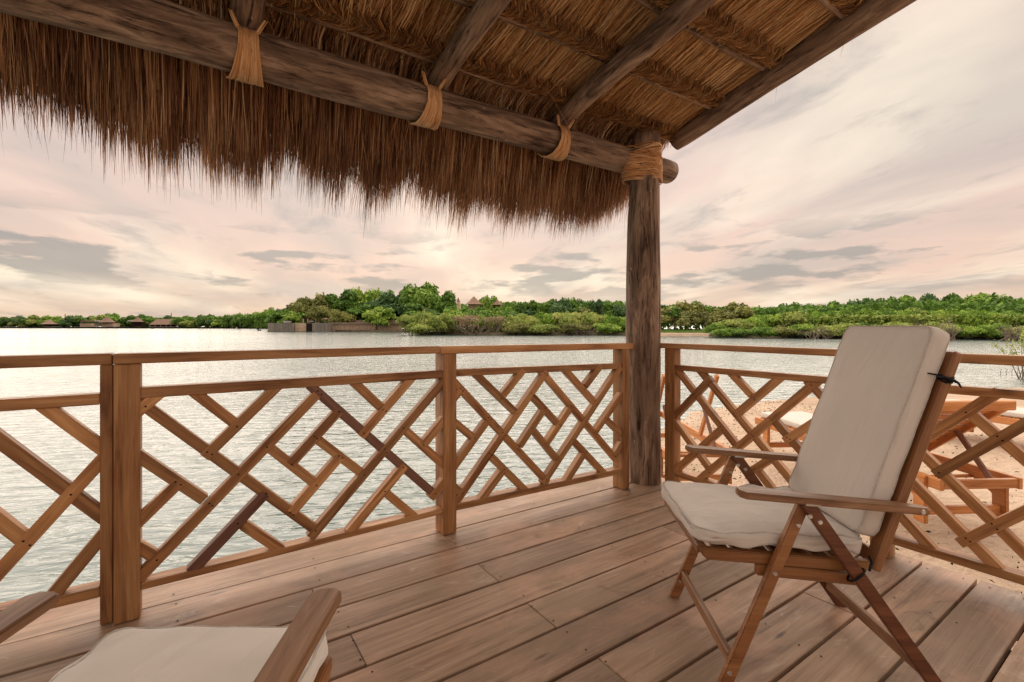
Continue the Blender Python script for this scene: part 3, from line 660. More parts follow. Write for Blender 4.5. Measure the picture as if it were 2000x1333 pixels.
cone_roof('roof', 269, 20, 619, 629, 478, hut); block('wall', 255, 276, 629, 638.5, 479, 5, m_darkwood, hut); block('canopy', 249, 260, 626, 628, 476, 4, m_whitep, hut)
hut = empty('boathouse', (0, 0, 0), 0, 'long hip-roofed thatched boathouse on the far shore', 'boathouse')
hip_roof('roof', 290, 348, 296, 334, 623.5, 634.5, 468, 14, hut); block('wall', 295, 334, 634.5, 639.3, 472, 8, m_darkwood, hut); block('platform', 290, 350, 638.6, 640.2, 466, 16, m_greywood, hut)
for x in (292, 302, 313, 324, 333, 344): block('post', x, x+0.9, 634.5, 639, 468.5, 0.5, m_greywood, hut)
o = block('radio_mast', 126.2, 127.4, 614, 630, 500, 0.8, m_greywood); tag(o, 'thin stub mast above the far left trees', 'mast')
o = block('radio_mast', 333.8, 334.6, 611.5, 626, 495, 0.8, m_greywood); tag(o, 'thin mast rising right of the boathouse roof', 'mast')
for (x, w, yt, yb, lab) in [(925.5, 30, 579, 595, 'larger pointed pink-brown hut roof showing over the trees'), (970.5, 20, 584, 596, 'smaller pointed hut roof showing over the trees'), (895, 7, 581, 590, 'sliver of a hut roof at the edge of the tallest grove')]:
    hut = empty('thatched_hut', (0, 0, 0), 0, lab, 'hut', 'pointed hut roofs above the trees')
    cone_roof('roof', x, w*1.15, yt, yb, 124, hut); block('wall', x-w*0.38, x+w*0.38, yb, 645, 125.5, 3, m_plaster, hut)
# seawall
sw = empty('seawall', (0, 0, 0), 0, 'weathered timber-faced and peach plaster seawall around the headland tip', 'seawall')
def wallseg(px0, px1, yt, yb, d0, d1, mat, nm, step=None):
    if step:
        x = px0
        while x < px1:
            t = (x-px0)/(px1-px0); d = d0+(d1-d0)*t; block(nm, x, x+step*0.86, yt+random.uniform(-.5, .5), yb, d, 0.4, mat, sw); x += step
    block('backing', px0, px1, yt+0.8, yb, (d0+d1)/2+0.5, 1.5, mat if not step else m_dark, sw)
wallseg(523, 574, 631.5, 647.5, 160, 160, m_greywood, 'plank', 3.2)
wallseg(574, 598, 631, 648, 160.5, 160.5, m_plaster, 'panel')
wallseg(598, 644, 631, 649, 160, 158, m_greywood, 'plank', 3.0)
wallseg(646, 783, 631.5, 649.5, 160, 160, m_plaster, 'panel')
block('coping', 646, 783, 630.8, 632.2, 159, 2.2, m_pinkwood, sw)
block('footing', 560, 800, 647.6, 650, 159.2, 2, m_soil, sw)
fe = empty('paling_fence', (0, 0, 0), 0, 'low pinkish paling fence on top of the headland seawall', 'fence')
x = 645.0
while x < 778: block('paling', x, x+1.9, 625.5+random.uniform(-.4, .4), 631.5, 164, 0.2, m_pinkwood, fe); x += 2.3
block('rail', 645, 778, 627.4, 628.2, 164.4, 0.2, m_pinkwood, fe)
def parasol(px, w, yt, yb, d, mat, label):
    o = empty('parasol', (0, 0, 0), 0, label, 'parasol'); cone_roof('canopy', px, w, yt, yt+(yb-yt)*0.25, d, o, 8, mat); block('pole', px-0.4, px+0.4, yt+(yb-yt)*0.25, yb, d, 0.15, m_greywood, o)
parasol(562, 17, 619, 631, 164, m_hutthatch, 'thatched sunshade over white cushions on the headland tip')
parasol(637, 18, 621.5, 631, 163, m_hutthatch, 'brown sunshade at the middle of the seawall')
parasol(660, 9, 618.5, 628, 163, m_whitep, 'small white parasol behind the seawall')
o = empty('lookout_pavilion', (0, 0, 0), 0, 'small open pavilion with posts behind the peach wall section', 'pavilion')
block('roof', 588, 628, 620.5, 623, 166, 4, m_darkwood, o); block('post', 591, 593, 623, 631, 165, 0.4, m_plaster, o); block('post', 600, 602, 623, 631, 165, 0.4, m_plaster, o); block('post', 616, 617.5, 623, 631, 165, 0.4, m_plaster, o); block('counter', 604, 612, 627, 629, 165, 0.6, m_whitep, o)
o = tag(block('cushion_row', 553, 568, 627.2, 630.5, 163, 0.8, m_whitep), 'row of white cushions on the headland terrace', 'seat')
def boat(px, wpx, y_bot, d, mat, label):
    lat, f = P(px, d); L_ = wpx/929.5*d; o = empty('rowing_boat', W(lat, f, WZ), 0.5, label, 'boat')
    prof = [(-.5, .10, .55), (-.35, .22, .42), (0, .26, .38), (.3, .2, .42), (.5, .02, .62)]; V = []; F = []
    for x_, hw, h in prof: V += [(x_*L_, -hw*L_*.6, h*.9), (x_*L_*.92, -hw*L_*.4, -.1), (x_*L_*.92, hw*L_*.4, -.1), (x_*L_, hw*L_*.6, h*.9)]
    for i in range(4):
        for j in range(3): F.append((i*4+j, i*4+j+1, (i+1)*4+j+1, (i+1)*4+j))
    F += [(0, 3, 2, 1), (16, 17, 18, 19)]
    me = bpy.data.meshes.new('hull'); me.from_pydata(V, [], F); link('hull', me, mat, o)
    for s in (-.2, .15): board('bench', (s*L_, -.1*L_, .38), (s*L_, .1*L_, .38), .3, .06, m_greywood, o, bev=0)
    board('engine_cover', (-.42*L_, 0, .3), (-.42*L_, 0, 1.0), .5, .5, mat, o, bev=0.02)
boat(467, 12, 644, 250, m_whitep, 'small white boat on the open water left of the seawall')
boat(507, 8, 646, 190, m_dark, 'small dark boat close to the tip of the seawall')
boat(200, 6, 641.5, 360, m_dark, 'tiny dark boat in front of the tall far house')
boat(298, 6, 643, 330, m_dark, 'tiny dark boat in front of the boathouse')
def bird(px, y, d, label):
    o = empty('egret', W(*P(px, d), 1.1-(y-637)/929.5*d), 0, label, 'bird', 'white egrets by the lawn')
    V, F = tube_pts([(-.25, 0, 0), (-.1, 0, .02), (.1, 0, .12), (.2, 0, .3), (.24, 0, .42), (.36, 0, .42)], [.02, .10, .09, .04, .035, .008], 6); me = bpy.data.meshes.new('body'); me.from_pydata(V, [], F); link('body', me, m_whitep, o)
    tube('leg', [(0, .03, 0), (0, .03, -.3)], .012, m_dark, o, 4); tube('leg', [(0, -.03, 0), (0, -.03, -.3)], .012, m_dark, o, 4)
bird(1322, 640, 99, 'white egret standing on the lawn left of the big tree trunk'); bird(1411, 652, 80, 'white egret at the water edge under the first right mangroves')
# leafy sprig standing in the water at the right
def sprig():
    o = empty('mangrove_sapling', W(*P(2002, 17), WZ), 0, 'thin yellow-green mangrove sapling in the water at the right edge', 'sapling'); o.scale = (1.7, 1.7, 1.62)
    rd = random.Random(5); V = []; F = []; LV = []; LF = []
    for s in range(12):
        a = rd.uniform(0, 6.28); l = rd.uniform(0.2, 0.55); e = Vector((math.cos(a)*l, math.sin(a)*l, 0.75+rd.uniform(-.15, .42))); b = Vector((rd.uniform(-.1, .1), rd.uniform(-.1, .1), 0))
        pts = [b+(e-b)*t+Vector((0, 0, 0.12*math.sin(t*3.14))) for t in (0, .33, .66, 1)]
        v, f = tube_pts(pts, [.008, .006, .004, .002], 4); k = len(V); V += v; F += [tuple(i+k for i in q) for q in f]
        for _ in range(34):
            t = rd.uniform(0.5, 1.05); q = b+(e-b)*t+Vector((rd.uniform(-.07, .07), rd.uniform(-.07, .07), 0.1*math.sin(min(t, 1)*3.14)+rd.uniform(-.05, .05))); s_ = rd.uniform(.014, .03)
            n = Vector((rd.gauss(0, 1), rd.gauss(0, 1), rd.gauss(0, 1))).normalized(); a_ = n.orthogonal().normalized(); b_ = n.cross(a_); k = len(LV)
            LV += [q-a_*s_*1.4, q-b_*s_*.6, q+a_*s_*1.4, q+b_*s_*.6]; LF.append((k, k+1, k+2, k+3))
    me = bpy.data.meshes.new('stems'); me.from_pydata(V, [], F); link('stems', me, m_bark, o)
    me = mesh('leaves', np.array([tuple(v) for v in LV]), np.array(LF), tint=np.repeat(rng.uniform(.5, 1, len(LF)), 4)); tag(link('leaves', me, m_leaf[3], o), kind='stuff')
sprig()
def twigs():
    V = []; F = []; rd = random.Random(3)
    for k in range(5):
        lat, f = P(1955+k*11, 18.5); b = Vector(W(lat, f, WZ)); v, q = tube_pts([b+Vector((0, 0, -.05)), b+Vector((.03, .02, .12)), b+Vector((.12, .0, .2)), b+Vector((.02, .06, .26))], .007, 4); o = len(V); V += v; F += [tuple(i+o for i in w) for w in q]
    me = bpy.data.meshes.new('twigs'); me.from_pydata(V, [], F); tag(link('drowned_twig', me, m_darkwood), 'dark bent twigs poking out of the water between the right rails', 'twig')
twigs()

# ------------------------------------------------------------------ deck
deck = empty('deck', (0, 0, 0)); tag(deck, 'weathered brown plank deck of the pavilion', kind='structure')
gaps = [(2.600, 2.600), (2.338, 2.300), (2.133, 2.092), (1.933, 1.895), (1.742, 1.708), (1.548, 1.525), (1.352, 1.342), (1.158, 1.155), (0.965, 0.962), (0.772, 0.768), (0.590, 0.580), (0.400, 0.396), (0.205, 0.203), (0.01, 0.01), (-0.185, -0.185), (-0.38, -0.38), (-0.575, -0.575), (-0.77, -0.77)]
joints = [[-1.2], [-0.6, 1.104], [0.42], [-0.75, 1.10], [0.473, 2.15], [-0.8, 1.107], [0.45], [1.12], [0.48, 2.1], [1.15], [0.47], [1.1], [0.5], [1.1], [0.5], [1.1], [0.5]]
X0, X1 = -2.6, 2.84
def yl(g, x): return g[0]+(g[1]-g[0])*max(-0.3, min(1.15, x/2.4))
for r_ in range(len(gaps)-1):
    xs = [X0]+joints[r_]+[X1]
    for a, b in zip(xs, xs[1:]):
        gw = random.choice([0.0045, 0.006, 0.007]) if r_ else 0.003; cuts = [a+0.0012, b-0.0012]
        if a < 1.0 < b: cuts = [a+0.0012, b-0.0012]
        cx = (a+b)/2; cy = (gaps[r_][0]+gaps[r_+1][0])/2; zt = random.uniform(-0.0015, 0.0)
        bm = bmesh.new(); q = []
        for zz in (zt-0.03, zt):
            for x in cuts:
                q.append((bm.verts.new((x-cx, yl(gaps[r_+1], x)+gw-cy, zz)), bm.verts.new((x-cx, yl(gaps[r_], x)-gw-cy, zz))))
        (a0, a1), (b0, b1), (c0, c1), (d0, d1) = q
        for f in ((a0, a1, b1, b0), (c0, d0, d1, c1), (a0, b0, d0, c0), (a1, c1, d1, b1), (a0, c0, c1, a1), (b0, b1, d1, d0)): bm.faces.new(f)
        bmesh.ops.recalc_face_normals(bm, faces=bm.faces[:]); bmesh.ops.bevel(bm, geom=bm.edges[:], offset=0.0022, segments=1, affect='EDGES')
        me = bpy.data.meshes.new('plank'); bm.to_mesh(me); bm.free()
        link('plank', me, m_deck, deck, Matrix.Translation((cx, cy, 0)))
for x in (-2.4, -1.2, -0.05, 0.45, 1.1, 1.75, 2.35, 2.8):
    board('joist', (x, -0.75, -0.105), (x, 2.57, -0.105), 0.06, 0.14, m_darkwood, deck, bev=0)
def deck_screws():
    V = []; F = []
    for r_ in range(len(gaps)-1):
        for x in (-1.2, -0.05, 0.45, 1.1, 1.75, 2.35, 2.78):
            y0, y1 = yl(gaps[r_], x), yl(gaps[r_+1], x)
            for t in (.2, .8):
                if random.random() < .12: continue
                cx, cy = x+random.uniform(-.012, .012)+(.02 if x in (.45, 1.1) else 0), y0+(y1-y0)*t+random.uniform(-.008, .008); k = len(V); n = 8
                V.append((cx, cy, .0006))
                for j in range(n): a = 2*math.pi*j/n; V.append((cx+.0038*math.cos(a), cy+.0038*math.sin(a), .0006))
                for j in range(n): F.append((k, k+1+j, k+1+(j+1) % n))
    me = bpy.data.meshes.new('screw_heads'); me.from_pydata(V, [], F); tag(link('screw_heads', me, m_screw, deck), kind='stuff')
deck_screws()
board('fascia', (X0, 2.585, -0.10), (X1, 2.585, -0.10), 0.03, 0.13, m_rail, deck)
for x in (-2.3, 0.1, 2.35):
    for y in (0.2, 2.45): log_obj('pile', (x, y, -2.3), (x, y, -0.18), 0.08, 0.08, m_log, deck, 6, 10)

# ------------------------------------------------------------------ railings
def seg_int(a, b):
    (x1, y1), (x2, y2) = a; (x3, y3), (x4, y4) = b
    d = (x1-x2)*(y3-y4)-(y1-y2)*(x3-x4)
    if abs(d) < 1e-9: return None
    t = ((x1-x3)*(y3-y4)-(y1-y3)*(x3-x4))/d; s = ((x1-x3)*(y1-y2)-(y1-y3)*(x1-x2))/d
    L1 = math.hypot(x2-x1, y2-y1); L2 = math.hypot(x4-x3, y4-y3)
    if -0.03/L1 < t < 1+0.03/L1 and -0.03/L2 < s < 1+0.03/L2: return (x1+t*(x2-x1), y1+t*(y2-y1))
def lattice(par, fwd, back, u0=0.0, dark=(), wsl=0.042, box=None, vf=0.006):
    """fwd: slats lying in front, back: slats whose face sits a touch deeper; (u,z) centre lines. Ends that meet the frame box are let into it"""
    def ext(p, q):
        (a, b), (c, d) = p, q; L_ = math.hypot(c-a, d-b); e = 0.0
        if box and (c < box[0]+.03 or c > box[1]-.03 or d < box[2]+.03 or d > box[3]-.03): e = .026
        return (c+(c-a)/L_*e, d+(d-b)/L_*e)
    for lst, key, t, dv in ((fwd, 'f', .042, 0.0), (back, 'b', .036, .004)):
        for i, (p, q) in enumerate(lst):
            q2 = ext(p, q); p2 = ext(q, p)
            if key == 'b': t = .036+.0007*(i % 5)
            else: t = .042+.0005*(i % 5)
            board('slat', (u0+p2[0], vf+dv+t/2, p2[1]), (u0+q2[0], vf+dv+t/2, q2[1]), wsl-(.001 if key == 'b' else 0), t, m_reddark if (key, i) in dark else m_rail, par, up=(0, -1, 0), bev=0.0022)
    V = []; F = []
    for a in fwd:
        for b in back:
            q = seg_int(a, b)
            if not q: continue
            for du, dz in ([(-.007, .006), (.008, -.007)] if random.random() < .45 else [(0, 0)]):
                cu, cz = u0+q[0]+du+random.uniform(-.004, .004), q[1]+dz+random.uniform(-.004, .004); k = len(V); n = 7
                V.append((cu, vf-0.0006, cz))
                for j in range(n): an = 2*math.pi*j/n; V.append((cu+.0042*math.cos(an), vf-0.0006, cz+.0036*math.sin(an)))
                for j in range(n): F.append((k, k+1+(j+1) % n, k+1+j))
    me = bpy.data.meshes.new('screw_heads'); me.from_pydata(V, [], F); tag(link('screw_heads', me, m_screw, par), kind='stuff')
# --- middle railing: two bays, local x along world X, y outward
ra = empty('lattice_railing', (0, 2.262, 0), 0, 'long wooden lattice railing between the double post and the corner post', 'railing')
board('post', (-0.196, .045, 0.001), (-0.196, .045, 0.957), 0.078, 0.09, m_rail, ra, up=(0, 1, 0), bev=.004)
board('post', (1.134, .052, 0.001), (1.134, .052, 0.955), 0.078, 0.102, m_rail, ra, up=(0, 1, 0), bev=.004)
board('post', (2.432, .012, 0.001), (2.432, .012, 0.943), 0.066, 0.095, m_rail, ra, up=(0, 1, 0), bev=.004)
board('top_rail', (-0.235, .04, .978), (1.075, .04, .976), .088, .038, m_rail, ra, bev=.004)
board('top_rail', (1.077, .04, .973), (2.51, .012, .963), .088, .040, m_rail, ra, bev=.004)
board('mid_rail', (-.157, .035, .847), (1.094, .035, .847), .062, .041, m_rail, ra)
board('bottom_rail', (-.157, .038, .117), (1.094, .038, .130), .066, .028, m_rail, ra)
board('mid_rail', (1.174, .037, .849), (2.398, .003, .831), .060, .038, m_rail, ra)
board('bottom_rail', (1.174, .038, .133), (2.398, .002, .127), .066, .036, m_rail, ra)
A2f = [((-.155, .787), (-.11, .83)), ((.045, .572), (.30, .828)), ((-.148, .162), (.472, .79)), ((-.153, .371), (-.035, .489)), ((.018, .142), (.266, .384)), ((.568, .705), (.362, .492)), ((.365, .278), (.573, .493)),
       ((.462, .168), (1.093, .80)), ((.632, .148), (.889, .401)), ((.669, .575), (.915, .827)), ((.986, .489), (1.093, .594)), ((1.028, .207), (1.093, .270))]
A2b = [((-.154, .806), (.463, .183)), ((.020, .827), (.150, .697)), ((-.155, .600), (.045, .400)), ((-.155, .255), (-.115, .215)), ((.181, .269), (.308, .142)), ((.282, .575), (.459, .394)), ((.481, .581), (.668, .405)), ((.462, .815), (1.05, .225)), ((.648, .826), (.766, .706)), ((.891, .579), (1.092, .38)), ((.794, .281), (.925, .148))]
lattice(ra, A2f, A2b, 0, dark={('f', 4), ('b', 7)}, box=(-.157, 1.094, .145, .827))
# second bay is set on a slightly turned line
ra3 = math.atan2(2.226-2.264, 2.396-1.172); c3, s3 = math.cos(ra3), math.sin(ra3)
def A3p(f): return f
A3f = [((.0, .722), (.03, .752)), ((.292, .699), (.420, .826)), ((-.002, .354), (.192, .567)), ((.012, .165), (.588, .808)), ((.171, .152), (.300, .280)), ((.411, .401), (.579, .590)), ((.608, .395), (.785, .584)), ((.594, .172), (1.20, .805)), ((.770, .150), (.898, .284)), ((.910, .715), (1.021, .820)), ((1.001, .420), (1.215, .622)), ((1.160, .236), (1.216, .292))]
A3b = [((.0, .796), (.600, .172)), ((.0, .583), (.110, .488)), ((.125, .838), (.385, .600)), ((-.002, .237), (.035, .200)), ((.205, .387), (.440, .150)), ((.585, .815), (1.19, .203)), ((.507, .682), (.695, .500)), ((.501, .493), (.680, .292)), ((.755, .826), (.995, .605)), ((.800, .397), (1.062, .148)), ((1.095, .486), (1.21, .390))]
def turn(o_list, u_off, v_off):
    for o_ in o_list:
        o_.matrix_basis = Matrix.Translation((u_off, v_off, 0)) @ Matrix.Rotation(ra3, 4, 'Z') @ o_.matrix_basis
before = set(ra.children); lattice(ra, A3f, A3b, 0, wsl=0.040, box=(0, 1.225, .150, .820)); turn([o_ for o_ in ra.children if o_ not in before], 1.172, 0.002)
# --- left railing
rl = empty('lattice_railing', (0, 2.29, 0), 0, 'lattice railing panel at the left edge ending in a reddish post', 'railing')
board('post', (-.258, .045, 0.001), (-.258, .045, .957), .037, .09, m_rail, rl, up=(0, 1, 0), bev=.003)
board('post', (-1.56, .045, 0.001), (-1.56, .045, .957), .078, .09, m_rail, rl, up=(0, 1, 0), bev=.003)
board('top_rail', (-1.62, .035, .977), (-.240, .035, .977), .08, .041, m_rail, rl, bev=.004)
board('mid_rail', (-1.52, .033, .831), (-.277, .033, .831), .062, .040, m_rail, rl)
board('bottom_rail', (-1.52, .035, .123), (-.277, .035, .123), .066, .038, m_rail, rl)
A1b = [((-.425, .815), (-.278, .652)), ((-.62, .812), (-.278, .402)), ((-.70, .655), (-.478, .36)), ((-1.5, .80), (-.95, .16)), ((-1.15, .81), (-.86, .47)), ((-1.5, .45), (-1.25, .15))]
A1f = [((-.63, .15), (-.278, .597)), ((-.405, .145), (-.278, .314)), ((-1.05, .145), (-.70, .60)), ((-.98, .32), (-.60, .81)), ((-1.5, .25), (-1.05, .81)), ((-.80, .145), (-.66, .32))]
lattice(rl, A1f, A1b, 0, wsl=0.045, box=(-1.52, -.277, .142, .811))
# --- right railing: local x = world -Y, local y = world +X
rb = empty('lattice_railing', (2.72, 2.142, 0), R(-90), 'lattice railing on the beach side behind the armchair', 'railing')
def u_of(y): return 2.142-y
board('post', (.04, .036, 0.001), (.04, .036, .945), .08, .072, m_rail, rb, up=(0, 1, 0), bev=.004)
board('post', (u_of(.90), .036, 0.001), (u_of(.90), .036, .945), .08, .072, m_rail, rb, up=(0, 1, 0), bev=.004)
board('post', (u_of(-.38), .036, 0.001), (u_of(-.38), .036, .945), .08, .072, m_rail, rb, up=(0, 1, 0), bev=.004)
board('top_rail', (-.05, .036, .963), (u_of(.90), .036, .963), .084, .036, m_rail, rb, bev=.004)
board('top_rail', (u_of(.90)+.002, .036, .961), (u_of(-.5), .036, .963), .084, .040, m_rail, rb, bev=.004)
board('mid_rail', (.081, .032, .818), (u_of(.942), .032, .818), .06, .036, m_rail, rb)
board('mid_rail', (u_of(.858), .032, .822), (u_of(-.338), .032, .832), .06, .036, m_rail, rb)
board('bottom_rail', (.081, .034, .098), (u_of(.942), .034, .098), .066, .036, m_rail, rb)
board('bottom_rail', (u_of(.858), .034, .096), (u_of(-.338), .034, .090), .066, .036, m_rail, rb)
def LB(lst): return [((u_of(a), b), (u_of(c), d)) for (a, b), (c, d) in lst]
Bb = LB([((2.055, .800), (1.636, .382)), ((1.870, .80), (1.180, .118)), ((1.660, .806), (1.535, .690)), ((2.055, .427), (1.80, .175)), ((1.401, .560), (1.150, .310)), ((1.215, .790), (.95, .52)), ((1.525, .280), (1.365, .118)),
         ((.602, .745), (.02, .165)), ((.858, .635), (.345, .115)), ((.858, .46), (.512, .112)), ((.858, .25), (.722, .112)), ((.30, .81), (-.33, .20)), ((.05, .81), (-.12, .64))])
Bf = LB([((2.055, .500), (1.800, .768)), ((2.055, .125), (1.715, .470)), ((1.866, .118), (1.195, .795)), ((1.630, .565), (1.385, .80)), ((1.535, .245), (1.405, .360)), ((1.345, .46), (.95, .80)),
         ((.858, .475), (.515, .815)), ((.700, .44), (.320, .815)), ((.620, .168), (-.02, .81)), ((.30, .118), (-.33, .74)), ((1.30, .12), (.95, .47))])
lattice(rb, Bf, Bb, 0, wsl=0.042, box=(.080, u_of(-.338), .116, .802))

# ------------------------------------------------------------------ thatched pavilion
pav = empty('thatched_pavilion', (2.68, 2.28, 0), 0, 'open pavilion with log posts, rafters and a shaggy palm thatch roof overhead', 'pavilion')
PO = Vector((2.68, 2.28, 0))
def rel(p): return Vector(p)-PO
def corner_post():
    # profile of (z, radius, x offset, y offset)
    pr = [(-1.6, .11, 0, 0), (-.02, .112, 0, 0), (.25, .112, 0, 0), (.6, .115, -.01, 0), (1.05, .121, -.02, .005), (1.5, .119, -.02, .005), (1.9, .111, -.01, 0), (2.13, .103, 0, 0), (2.4, .099, .012, 0), (2.455, .095, .014, 0), (2.47, .05, .014, 0)]
    V = []; F = []; n = 28; rows = []
    zs = np.linspace(-1.6, 2.455, 70)
    for z in zs:
        r = np.interp(z, [p[0] for p in pr], [p[1] for p in pr]); ox = np.interp(z, [p[0] for p in pr], [p[2] for p in pr])
        for j in range(n):
            a = 2*math.pi*j/n; rr = r*(1+.05*mn.noise(Vector((math.cos(a), math.sin(a), z*1.1)))+.02*mn.noise(Vector((math.cos(a)*3, math.sin(a)*3, z*5))))
            V.append((z-0.4, ox+rr*math.cos(a), rr*math.sin(a)))
    k = len(zs)
    for i in range(k-1):
        for j in range(n): F.append((i*n+j, i*n+(j+1) % n, (i+1)*n+(j+1) % n, (i+1)*n+j))
    F.append(tuple((k-1)*n+j for j in range(n)))
    me = bpy.data.meshes.new('corner_post'); me.from_pydata(V, [], F)
    for p in me.polygons: p.use_smooth = len(p.vertices) == 4
    m = Matrix(((0, 1, 0, 0), (0, 0, 1, 0), (1, 0, 0, 0.4), (0, 0, 0, 1)))   # local x -> world z
    link('post', me, m_log, pav, m)
corner_post()
log_obj('beam', rel((-1.9, 2.365, 2.300)), rel((3.06, 2.365, 2.288)), .104, .090, m_log, pav, 60, 26, .012, 3)
SL = 0.2345                                          # roof rise per metre inland
def roof_z(y, off=0.0): return 2.51+SL*(2.36-y)+off    # purlin line
for i, (x, r0, r1) in enumerate([(.20, .062, .066), (1.12, .058, .064), (1.99, .060, .066), (3.03, .066, .105), (-.75, .06, .066)]):
    log_obj('rafter', rel((x, 2.44 if x < 3 else 2.30, roof_z(2.44, -.082) if x < 3 else roof_z(2.30, -.03))), rel((x, -.1, roof_z(-.1, -.082 if x < 3 else .0))), r0, r1, m_log, pav, 30, 20, .03, 10+i)
PY = [2.335, 1.952, 1.562, 1.15, .76, .37]
for i, y in enumerate(PY):
    log_obj('purlin', rel((-1.6, y, roof_z(y))), rel((3.06, y, roof_z(y))), .017, .016, m_log, pav, 50, 9, .05, 20+i)
# top layer
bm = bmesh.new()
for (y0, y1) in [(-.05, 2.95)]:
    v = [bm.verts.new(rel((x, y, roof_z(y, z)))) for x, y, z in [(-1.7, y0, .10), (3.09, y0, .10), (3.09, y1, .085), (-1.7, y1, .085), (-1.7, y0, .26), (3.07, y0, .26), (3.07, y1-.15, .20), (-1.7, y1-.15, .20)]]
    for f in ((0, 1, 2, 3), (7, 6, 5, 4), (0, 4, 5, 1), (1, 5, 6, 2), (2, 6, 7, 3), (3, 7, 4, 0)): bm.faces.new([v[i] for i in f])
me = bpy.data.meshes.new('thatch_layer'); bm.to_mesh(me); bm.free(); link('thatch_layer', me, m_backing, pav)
def thatch_under():
    parts = []; XA, XB = -1.6, 3.07
    for k, y0 in enumerate(PY):
        n = 9000
        x = rng.uniform(XA, XB, n); yr = y0-rng.uniform(-.02, .10, n); off = rng.uniform(.012, .085, n)
        L_ = rng.uniform(.30, .52, n); th = rng.normal(0, .10, n)+.05*np.sin(x*3+k); dip = rng.normal(0.02, .05, n)
        bad = rng.random(n) < .05; th = np.where(bad, rng.normal(0, .6, n), th)
        root = np.stack([x-PO.x, yr-PO.y, roof_z(yr, 0)+off], 1)
        segs = []
        for s in range(2):
            t2 = th+rng.normal(0, .05, n); d = np.stack([np.sin(t2), np.cos(t2), -SL*np.cos(t2)-dip], 1); segs.append(d*(L_/2)[:, None])
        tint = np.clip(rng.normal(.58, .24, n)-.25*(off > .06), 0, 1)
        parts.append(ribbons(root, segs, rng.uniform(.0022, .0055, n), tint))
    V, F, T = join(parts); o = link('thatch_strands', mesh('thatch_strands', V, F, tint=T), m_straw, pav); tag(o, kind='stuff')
thatch_under()
def thatch_bands():
    """leaf bundles folded and plaited over each purlin"""
    parts = []
    for k, y0 in enumerate(PY):
        x = -1.6
        while x < 3.04:
            x += rng.uniform(.022, .034); n = 12; sgn = 1
            for row, (ya, yb, sx) in enumerate([(.018, .075, .050), (.130, .070, .055)]):
                r_ = np.stack([np.full(n, x-PO.x)+rng.normal(0, .006, n), np.full(n, y0-ya-PO.y)+rng.normal(0, .005, n), np.full(n, roof_z(y0-ya, -.004))+rng.normal(0, .006, n)], 1)
                dx = sx+rng.normal(0, .012, n); dy = -(yb-ya)+rng.normal(0, .010, n)
                s1 = np.stack([dx*.5, dy*.5, np.full(n, -.014)+rng.normal(0, .005, n)], 1); s2 = np.stack([dx*.5, dy*.5, np.full(n, .006)+rng.normal(0, .007, n)], 1)
                parts.append(ribbons(r_, [s1, s2], rng.uniform(.0025, .0055, n), np.clip(rng.normal(.22 if row else .27, .16, n), 0, 1)))
    V, F, T = join(parts); o = link('plaited_bands', mesh('plaited_bands', V, F, tint=T), m_straw, pav); tag(o, kind='stuff')
thatch_bands()
